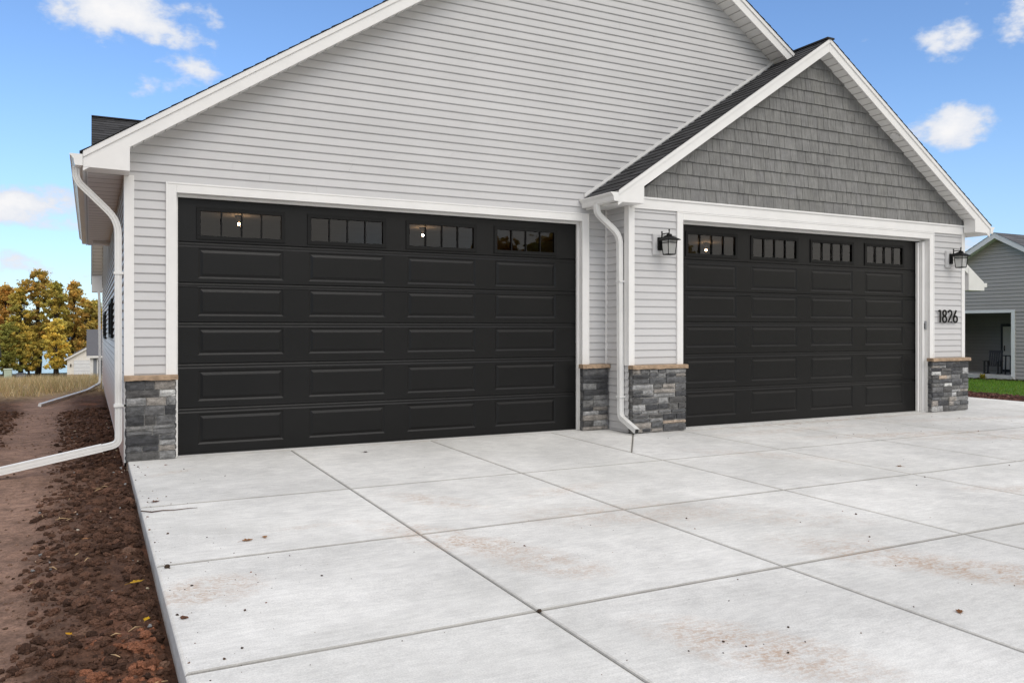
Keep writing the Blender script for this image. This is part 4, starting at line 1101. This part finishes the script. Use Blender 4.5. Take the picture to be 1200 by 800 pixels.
m = MB(); lap(m, lambda u, o, z: (XN + 2.6 - o, u, z), zs(0, -.3, 1.9, .128), lambda z: [(PO[0] - .5, PO[1])], lip=.015, seams=False)
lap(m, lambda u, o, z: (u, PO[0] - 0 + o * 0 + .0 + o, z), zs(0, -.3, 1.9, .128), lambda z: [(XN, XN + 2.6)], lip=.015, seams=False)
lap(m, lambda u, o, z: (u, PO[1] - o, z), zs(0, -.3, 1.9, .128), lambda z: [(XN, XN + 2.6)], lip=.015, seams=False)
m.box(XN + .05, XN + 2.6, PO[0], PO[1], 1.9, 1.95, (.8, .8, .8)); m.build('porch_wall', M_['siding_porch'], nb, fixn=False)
m = MB(); m.box(XN - .08, XN + 2.6, PO[0], PO[1], -.75, -.30); m.build('porch_floor', M_['porchfloor'], nb)
m = MB(); m.box(XN - .035, XN + .12, PO[0] - .07, PO[0] + .06, -.45, 1.9); m.box(XN - .036, XN + .02, PO[0] - .07, PO[1], 1.9, 2.0); m.build('porch_post', M_['trim'], nb)
# door on the porch's side (right) wall and back
m = MB(); m.box(XN + 2.54, XN + 2.59, 8.75, 9.97, -.298, 1.52); m.build('door', M_['blackwood'], nb)
dd = nb.children[-1]
m = MB(); m.box(XN + 2.51, XN + 2.535, 8.85, 9.87, -.2, 1.42, (.8, .8, .8)); sub(m, 'storm_door_panel', M_['cream'], dd, nb)
m = MB(); m.tube([(XN + 2.49, 9.8, .5), (XN + 2.47, 9.8, .6), (XN + 2.49, 9.8, .7)], .02, 6); sub(m, 'handle', M_['black'], dd, nb)
m = MB(); eo = .35
for sgn in (-1, 1):
    yE = yr + sgn * (4.8 + .45); zE = zr - .56 * 5.25
    m.prism([(yr, zr), (yE, zE), (yE, zE - .15), (yr, zr - .15)], XN - eo + .03, 41, 'x')
m.build('soffit', M_['trim'], nb)
m = MB()
for sgn in (-1, 1):
    yE = yr + sgn * (4.8 + .5); zE = zr - .56 * 5.3
    shingles(m, (XN - eo - .02, yE, zE + .006), (XN - eo - .02, yr, zr + .006), (1, 0, 0), 13, e=.2, w=.5)
m.build('roof', M_['shingle_far'], nb, fixn=False)
m = MB()
for sgn in (-1, 1):
    yE = yr + sgn * 5.25; zE = zr - .56 * 5.25
    m.prism([(yr, zr - .003), (yE, zE - .003), (yE, zE - .19), (yr, zr - .19)], XN - eo, XN - eo + .029, 'x')
m.build('fascia', M_['trim'], nb)
# rocking chairs and table on the porch
def porch_chair(x, y, ang, lab):
    t = thing('porch_chair', lab, 'chair', (x, y, -.30), group='black slatted chairs on the neighbouring porch'); t.rotation_euler = (0, 0, ang); t.scale = (.74, .74, .74); t['_o'] = [0, 0, 0]
    def b(name, boxes):
        m = MB()
        for q in boxes: m.box(*q)
        return m.build(name, M_['blackwood'], t)
    b('seat', [(-.27, .27, -.28 + k * .08, -.215 + k * .08, .38, .405) for k in range(7)])
    m = MB()
    for k in range(6):
        xx = -.25 + k * .1; m.prism([(.24, .36), (.27, .36), (.47, 1.12), (.44, 1.12)], xx - .035, xx + .035, 'x')
    m.prism([(.42, 1.02), (.46, 1.02), (.49, 1.14), (.45, 1.14)], -.31, .31, 'x'); m.build('backrest', M_['blackwood'], t)
    for sx in (-1, 1):
        b('arm', [(sx * .33 - .05, sx * .33 + .05, -.34, .33, .60, .625)])
        b('leg', [(sx * .3 - .03, sx * .3 + .03, -.30, -.23, 0.03, .6)]); b('leg', [(sx * .3 - .03, sx * .3 + .03, .2, .27, 0.03, .6)])
        b('rail', [(sx * .3 - .028, sx * .3 + .028, -.42, .45, .0, .035)])
porch_chair(29.0, 9.3, radians(-75), 'black slatted porch chair with its tall back turned left of the round table')
porch_chair(29.3, 8.35, radians(100), 'black slatted porch chair nearest the white post of the porch')
tb = thing('porch_table', 'small black table between the porch chairs', 'table', (29.0, 8.6, -.3))
m = MB(); m.lathe([(0, .36), (.3, .36), (.3, .39), (0, .39)], 29.0, 8.6, 20); m.build('tabletop', M_['blackwood'], tb)
for k in range(4):
    a = pi / 4 + k * pi / 2; m = MB(); m.tube([(29.0 + .22 * cos(a), 8.6 + .22 * sin(a), -.3), (29.0 + .2 * cos(a), 8.6 + .2 * sin(a), .36)], .025, 6); m.build('leg', M_['blackwood'], tb)
# yellow plants before the porch
for (x, y, s, lab) in ((27.55, 10.35, .26, 'yellow leafy plant left of the porch opening'), (27.55, 8.75, .2, 'smaller yellow leafy plant near the white porch post')):
    rg = np.random.default_rng(int(y * 10)); n = 90; a = rg.uniform(0, 2 * pi, n); e = rg.uniform(.2, 1.3, n); r = s * rg.uniform(.7, 1.2, n); z0 = gz(x, y)
    tip = np.stack([np.cos(a) * np.cos(e) * r, np.sin(a) * np.cos(e) * r, np.sin(e) * r], -1); mid = tip * .55 + [0, 0, .04]
    side = np.stack([-np.sin(a), np.cos(a), np.zeros(n)], -1) * .022
    Vv = np.stack([np.zeros((n, 3)), mid + side, tip, mid - side], 1).reshape(-1, 3)
    o = qarr('garden_plant', Vv, np.arange(4 * n).reshape(n, 4), np.array([(.5, .42, .05)]) * rg.uniform(.5, 1.2, (n, 1)), M_['blade']); o.location = (x, y, z0 + .02)
    tag(o, lab, 'plant')

def small_house(label, x0, x1, y0, y1, zb, zw, ridge, mats, overh=.3, name='house', axis='y'):
    """simple gabled building, ridge along axis"""
    t = thing(name, label, 'house' if name == 'house' else 'garage', ((x0 + x1) / 2, (y0 + y1) / 2, zb)); m = MB()
    if axis == 'y':
        xm = (x0 + x1) / 2; poly = [(x0, zb - .6), (x1, zb - .6), (x1, zw), (xm, ridge), (x0, zw)]; m.prism(poly, y0, y1, 'y', mats[0])
    else:
        ym = (y0 + y1) / 2; poly = [(y0, zb - .6), (y1, zb - .6), (y1, zw), (ym, ridge), (y0, zw)]; m.prism(poly, x0, x1, 'x', mats[0])
    m.build('wall', M_['tone'], t)
    mr = MB(); mf = MB()
    if axis == 'y':
        k = (ridge - zw) / (xm - x0)
        for s in (-1, 1):
            e = (xm + s * (xm - x0 + overh), zw - k * overh + .02); r_ = (xm, ridge + .02)
            mr.prism([e, r_, (r_[0], r_[1] + .1), (e[0], e[1] + .1)], y0 - overh, y1 + overh, 'y', mats[1]); mf.prism([(e[0], e[1] - .12), (r_[0], r_[1] - .12), (r_[0], r_[1] + .08), (e[0], e[1] + .08)], y0 - overh - .03, y0 - overh - .002, 'y', mats[2])
    else:
        k = (ridge - zw) / (ym - y0)
        for s in (-1, 1):
            e = (ym + s * (ym - y0 + overh), zw - k * overh + .02); r_ = (ym, ridge + .02)
            mr.prism([e, r_, (r_[0], r_[1] + .1), (e[0], e[1] + .1)], x0 - overh, x1 + overh, 'x', mats[1])
        e = (y0 - overh, zw - k * overh); mf.box(x0 - overh, x1 + overh, e[0] - .06, e[0] - .003, e[1] - .1, e[1] + .09, mats[2])
    mr.build('roof', M_['tone'], t); mf.build('fascia', M_['tone'], t)
    return t
W3 = (.75, .74, .72)
g1 = small_house('white detached garage with an overhead door below the autumn trees', -2.83, 1.9, 105, 112, -4.5, -2.35, -.98, [(.80, .76, .69), (.2, .2, .21), W3], .3, 'garage')
m = MB(); m.box(-2.87, 1.94, 104.93, 112.05, -5.4, -4.28, (.42, .32, .22)); m.build('foundation', M_['tone'], g1)
m = MB(); m.box(-2.1, .9, 104.9, 104.98, -4.3, -2.55, (.74, .75, .76))
for k in range(4): m.box(-2.1, .9, 104.88, 104.895, -4.3 + .437 * k + .40, -4.3 + .437 * k + .43, (.5, .5, .52))
m.build('garage_door', M_['tone'], g1)
m = MB(); m.box(-2.5, -2.36, 104.85, 104.98, -3.35, -3.0, (.05, .04, .03)); m.build('wall_light', M_['tone'], g1)
g2 = small_house('blue grey house with a dark shingle roof just left of the garage wall', -.31, 9.3, 71, 80, -3.3, -.97, 1.15, [(.22, .235, .26), (.12, .12, .13), W3], .3, 'house', 'x')
m = MB(); m.box(-.34, -.08, 70.94, 70.995, -3.6, -1.0, W3); m.build('corner_board', M_['tone'], g2)
m = MB(); m.box(.2, 1.3, 70.93, 70.99, -3.3, -1.3, (.75, .74, .72)); d = m.build('door', M_['tone'], g2); m = MB(); m.box(.3, 1.2, 70.9, 70.929, -3.25, -1.4, (.03, .03, .035)); sub(m, 'pane', M_['tone'], d, g2)
g3 = small_house('pale house with grey roof cut off by the left edge of the view', -17, -7.45, 68, 73, -2.9, -.85, 1.2, [(.62, .62, .62), (.16, .165, .18), W3], .35, 'house', 'x')
g4b = gz(-5, 54)
m = MB(); m.box(-5.36, -4.92, 53.8, 54.3, g4b, g4b + .95, (.46, .53, .42)); m.box(-5.40, -4.88, 53.77, 54.33, g4b + .95, g4b + 1.02, (.50, .57, .46)); m.box(-5.46, -4.82, 53.7, 54.4, g4b - .05, g4b + .06, (.5, .5, .48))
tag(m.build('utility_cabinet', M_['tone'], None, bevel=.02), 'pale green utility cabinet on the far grass', 'cabinet')
t = thing('air_conditioner', 'dark grey cooling unit beside the pale green cabinet', 'air conditioner', (-4.4, 54, g4b)); m = MB(); m.box(-4.65, -4.15, 53.7, 54.3, g4b, g4b + .72, (.09, .095, .105)); m.build('casing', M_['tone'], t)
m = MB()
for k in range(9): m.box(-4.66, -4.14, 53.69, 53.70, g4b + .07 + k * .065, g4b + .1 + k * .065, (.25, .25, .27))
m.build('grille', M_['tone'], t)

# ================================================================== TREES
def tree(name, label, x, y, zb, h, cr, pal, seed, n_leaf=7000, ls=.15, base=.26, group='autumn trees beyond the field', trunk_r=None, dark=.7, gaps=.5):
    rg = np.random.default_rng(seed); rr = random.Random(seed)
    t = thing(name, label, 'tree', (x, y, zb), group)
    m = MB(); tr = trunk_r or h * .02; bt = (.055, .045, .038)
    trunk = [(x, y, zb - .3)]; px, py = x, y
    for k in range(1, 7): px += rr.gauss(0, h * .008); py += rr.gauss(0, h * .008); trunk.append((px, py, zb + h * .14 * k))
    m.tube(trunk, [tr * 1.5, tr * 1.05, tr * .85, tr * .68, tr * .5, tr * .32, tr * .12], 8, bt)
    cl = []
    for k in range(120):
        f = rr.uniform(base, 1.0); 
        prof = sin(pi * min(1, max(.03, (f - base + .10) / (1.06 - base + .10)) ** .75)) ** .75
        a = rr.uniform(0, 2 * pi); rad = cr * prof * rr.uniform(.25, 1.0) * (1 + .25 * sin(a * 3 + seed))
        c = np.array((x + cos(a) * rad, y + sin(a) * rad, zb + h * f * rr.uniform(.95, 1.0)))
        cl.append((c, cr * rr.uniform(.09, .21)))
        if k % 4 == 0:
            f0 = max(.12, f - .22); p0 = Vector((x, y, zb + h * f0)); p2 = Vector(c); p1 = (p0 + p2) / 2 + Vector((0, 0, h * .03)); m.tube([p0, p1, p2], [tr * .4, tr * .22, tr * .06], 5, bt, cap=False)
    m.build('trunk', M_['bark'], t)
    per = n_leaf // len(cl); Vs = []; Ts = []
    pal = np.array(pal)
    for c, r in cl:
        d = rg.normal(0, 1, (per, 3)); d /= np.linalg.norm(d, axis=1)[:, None]; q = c + d * (r * (rg.uniform(.1, 1.0, (per, 1)) ** .5 + (rg.random((per, 1)) < .22) * rg.uniform(0, 1.3, (per, 1)))) * np.array((1.15, 1.15, .85))
        a = rg.normal(0, 1, (per, 3)); a /= np.linalg.norm(a, axis=1)[:, None]; b = np.cross(a, rg.normal(0, 1, (per, 3))); b /= np.linalg.norm(b, axis=1)[:, None]
        s = ls * rg.uniform(.6, 1.3, (per, 1)); a = a * s; b = b * s * .6
        Vs.append(np.stack([q - a, q + b, q + a, q - b], 1).reshape(-1, 3))
        base_c = pal[rg.integers(len(pal))] * .65 + pal[rg.integers(len(pal))] * .35
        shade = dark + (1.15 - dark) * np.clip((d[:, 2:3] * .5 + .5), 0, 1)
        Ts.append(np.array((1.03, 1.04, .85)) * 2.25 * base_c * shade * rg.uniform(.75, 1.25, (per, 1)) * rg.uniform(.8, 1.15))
    Vv = np.concatenate(Vs); Tn = np.concatenate(Ts)
    o = qarr('crown', Vv - np.array((x, y, zb)), np.arange(len(Vv)).reshape(-1, 4), Tn, M_['foliage'], parent=t)
    return t
OR = [(.32, .18, .055), (.29, .15, .05), (.25, .17, .05), (.34, .23, .07)]
YG = [(.29, .22, .06), (.23, .19, .05), (.33, .23, .06), (.19, .17, .05)]
YE = [(.40, .29, .07), (.35, .25, .06), (.28, .23, .06)]
GR = [(.16, .16, .045), (.20, .18, .05), (.13, .13, .04), (.27, .20, .055)]
MX = [(.31, .20, .06), (.23, .18, .05), (.28, .17, .055), (.18, .155, .05)]
def at_px(u, Z):
    r = (u - 600) / 959.07 * Z; s_, c_ = sin(.476), cos(.476); return (-.328 + Z * s_ + r * c_, -9.229 + Z * c_ - r * s_)
TR = [  # u, depth, top v, radius px, palette, label, base frac
    (-14, 86, 340, 26, OR, 'rust orange tree at the left edge of the view', .2), (6, 92, 334, 22, OR, 'rusty brown tree second from the left edge', .22),
    (24, 84, 336, 18, YG, 'olive green tree left of the tallest tree', .25), (44, 88, 314, 27, MX, 'tallest mottled olive and orange tree in the middle of the row', .26),
    (66, 84, 330, 20, YG, 'golden olive tree just right of the tallest tree', .25), (86, 90, 330, 24, MX, 'olive brown tree with a pointed crown above the cream garage', .25),
    (103, 86, 350, 20, MX, 'brown olive tree nearest the house wall', .2), (10, 78, 378, 20, GR, 'low green tree under the rusty crowns at far left', .12),
    (66, 74, 374, 17, YE, 'small bright yellow tree left of the cream garage', .16), (112, 95, 352, 24, YG, 'tree partly hidden behind the house wall', .2), (34, 80, 388, 16, YG, 'low yellow green tree in front of the tallest tree', .15)]
for i, (u, Z, v, rp, pal, lab, bf) in enumerate(TR):
    Z = 103 + (Z - 74) * .6
    x, y = at_px(u, Z); zb = gz(x, y); ztop = 1.347 + (384.9 - v) * Z / 959.07
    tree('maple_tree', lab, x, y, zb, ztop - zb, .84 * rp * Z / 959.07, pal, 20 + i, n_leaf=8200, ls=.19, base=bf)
# trees across the street, reflected in the garage windows
for i, (x, y, h, pal) in enumerate([(27, -46, 8.5, OR), (35, -50, 10, MX), (45, -48, 9, OR)]):
    tree('street_tree', ['rusty tree across the street, opposite the left garage door', 'tall mottled tree across the street between two rusty ones', 'rusty tree across the street, opposite the right garage door'][i], x, y, gz(x, y), h, 4.2, pal, 60 + i, 5000, .28, .2, group='trees across the street')
# lake and far shore
m = MB(); m.face([(-900, 128, -5.15), (900, 128, -5.15), (900, 900, -5.15), (-900, 900, -5.15)]); struct(m.build('lake', M_['water'], None))
rg = np.random.default_rng(2); n = 26000; a = rg.uniform(-700, 700, n); z = -4 + 12 * rg.random(n) * (.6 + .5 * np.sin(a * .03) * np.sin(a * .011)); q = np.stack([a, 690 + rg.uniform(-8, 8, n), z], -1)
d1_ = rg.normal(0, 1, (n, 3)) * 1.3; d2_ = rg.normal(0, 1, (n, 3)) * 1.1
tag(qarr('far_woods', np.stack([q - d1_, q + d2_, q + d1_, q - d2_], 1).reshape(-1, 3), np.arange(4 * n).reshape(n, 4), np.array([(.12, .10, .06)]) * rg.uniform(.5, 1.3, (n, 1)), M_['foliage']), 'hazy line of woods on the far shore', 'woods', kind='stuff')

# ================================================================== SKY, SUN, CAMERA
EL, AZM = radians(42), radians(176)   # azimuth clockwise from +y: behind the camera, a little to the right
w = bpy.data.worlds.new('World'); S.world = w; w.use_nodes = True; nt = w.node_tree; nt.nodes.clear()
class WN(NT):
    def __init__(s, tree): s.n = tree.nodes; s.l = tree.links
q = WN(nt)
out = q.node('ShaderNodeOutputWorld'); bg = q.node('ShaderNodeBackground'); nt.links.new(bg.outputs[0], out.inputs[0])
sky = q.node('ShaderNodeTexSky'); sky.sky_type = 'NISHITA'; sky.sun_disc = False; sky.sun_elevation = EL; sky.sun_rotation = AZM; sky.air_density = 1.0; sky.dust_density = .3; sky.ozone_density = 2.0
tc = q.node('ShaderNodeTexCoord'); D = tc.outputs['Generated']; sp = q.node('ShaderNodeSeparateXYZ'); nt.links.new(D, sp.inputs[0])
az = q.math('ARCTAN2', sp.outputs[0], sp.outputs[1]); el_ = q.math('ARCSINE', sp.outputs[2])
cb = q.node('ShaderNodeCombineXYZ'); nt.links.new(az, cb.inputs[0]); nt.links.new(el_, cb.inputs[1]); azel = cb.outputs[0]
hs = q.node('ShaderNodeHueSaturation'); hs.inputs['Saturation'].default_value = 1.0; hs.inputs['Value'].default_value = 1.0; nt.links.new(sky.outputs[0], hs.inputs['Color'])
mp = q.node('ShaderNodeMapping'); nt.links.new(D, mp.inputs[0]); mp.inputs['Scale'].default_value = (1, 1, 1.6)
n1 = q.noise(7.5, 6, .62, mp.outputs[0]); n2 = q.noise(26, 2, .6, mp.outputs[0])
wn = q.math('ADD', q.math('MULTIPLY', q.math('SUBTRACT', n1, .5), 6.0), q.math('MULTIPLY', q.math('SUBTRACT', n2, .5), 1.2))
def px_dir(u, v):
    a = (u - 600) / 959.07; b = -(v - 384.9) / 959.07; s_, c_ = sin(.476), cos(.476)
    d = Vector((s_ + a * c_, c_ - a * s_, b)).normalized(); return atan2(d.x, d.y), asin(d.z)
clouds = [(150, 10, 100, 44, 1.1), (215, 45, 45, 24, .8), (203, 92, 56, 32, 1.05), (20, 246, 80, 24, 1.15), (78, 264, 46, 18, 1.15), (35, 308, 75, 18, 1.35), (95, 322, 40, 12, 1.1), (1112, 46, 42, 30, .85), (1116, 148, 46, 26, .9),
          (1195, 25, 36, 42, .85), (1150, 0, 60, 14, .5), (1020, 46, 24, 9, .45), (1062, 62, 10, 8, .3), (1140, 284, 36, 13, .5), (-160, 120, 90, 50, .9), (1330, 120, 80, 50, .9)]
tot = None
for (u, v, ru, rv, k) in clouds:
    a0, e0 = px_dir(u, v); a1, _ = px_dir(u + ru, v); _, e1 = px_dir(u, v + rv); ra, re = abs(a1 - a0), abs(e1 - e0)
    m1 = q.node('ShaderNodeVectorMath', operation='MULTIPLY_ADD'); nt.links.new(azel, m1.inputs[0]); m1.inputs[1].default_value = (1 / ra, 1 / re, 0); m1.inputs[2].default_value = (-a0 / ra, -e0 / re, 0)
    m2 = q.node('ShaderNodeVectorMath', operation='DOT_PRODUCT'); nt.links.new(m1.outputs[0], m2.inputs[0]); nt.links.new(m1.outputs[0], m2.inputs[1])
    f = q.math('MULTIPLY_ADD', m2.outputs['Value'], -.8, c=k)
    tot = f if tot is None else q.math('MAXIMUM', tot, f)
den = q.ramp(q.math('ADD', tot, wn), .1, .95, 0, 1)
# broken cloud added over the unseen sky (behind the camera, overhead) for white fill
back = q.ramp(sp.outputs[1], .35, -.25, 0, 1); up_ = q.ramp(sp.outputs[2], .50, .8, 0, 1)
cov = q.math('MAXIMUM', back, up_)
den2 = q.math('MULTIPLY', q.ramp(q.noise(2.2, 3, .55, D), .34, .54, 0, 1), cov)
dall = q.math('MAXIMUM', den, den2)
shade = q.ramp(q.math('ADD', tot, q.math('MULTIPLY', wn, .8)), .2, 1.7, .0, 1)
cc = q.mix(shade, (.68, .74, .86), (.97, .96, .96))
skv = q.node('ShaderNodeVectorMath', operation='SCALE'); mu = q.mix(1.0, hs.outputs[0], (1.12, 1.32, 1.58), 'MULTIPLY'); nt.links.new(mu, skv.inputs[0]); skv.inputs['Scale'].default_value = .118
# thin haze near the horizon
hz = q.ramp(sp.outputs[2], 0, .30, .42, 0)
c = q.mix(hz, skv.outputs[0], (.42, .62, .90))
ccb = q.mix(cov, cc, (1.2, 1.14, 1.06))  # the added cover is tinted warm to offset blue sky light
c = q.mix(dall, c, ccb)
nt.links.new(c, bg.inputs[0]); bg.inputs[1].default_value = 1.0
sun = bpy.data.lights.new('sun', 'SUN'); so = bpy.data.objects.new('sun', sun); COL.objects.link(so)
sun.energy = 1.12; sun.angle = radians(38); sun.color = (1, .96, .9)
dvec = Vector((sin(AZM) * cos(EL), cos(AZM) * cos(EL), sin(EL))); so.rotation_euler = (-dvec).to_track_quat('-Z', 'Y').to_euler(); so.location = (0, -20, 20)
cam = bpy.data.cameras.new('camera'); co = bpy.data.objects.new('camera', cam); COL.objects.link(co); S.camera = co
co.location = (-.328, -9.229, 1.347); co.rotation_euler = (radians(90), 0, -.476); cam.sensor_width = 36; cam.lens = 36 * 959.07 / 1200; cam.shift_y = -15.1 / 1200; cam.clip_end = 5000; cam.clip_start = .05
for o in list(bpy.data.objects):
    if '_o' in o: del o['_o']
S.view_settings.view_transform = 'Standard'; S.view_settings.look = 'None'; S.view_settings.exposure = 0; S.view_settings.gamma = 1
S.cycles.max_bounces = 5; S.cycles.diffuse_bounces = 3; S.cycles.transparent_max_bounces = 12; S.cycles.use_denoising = True
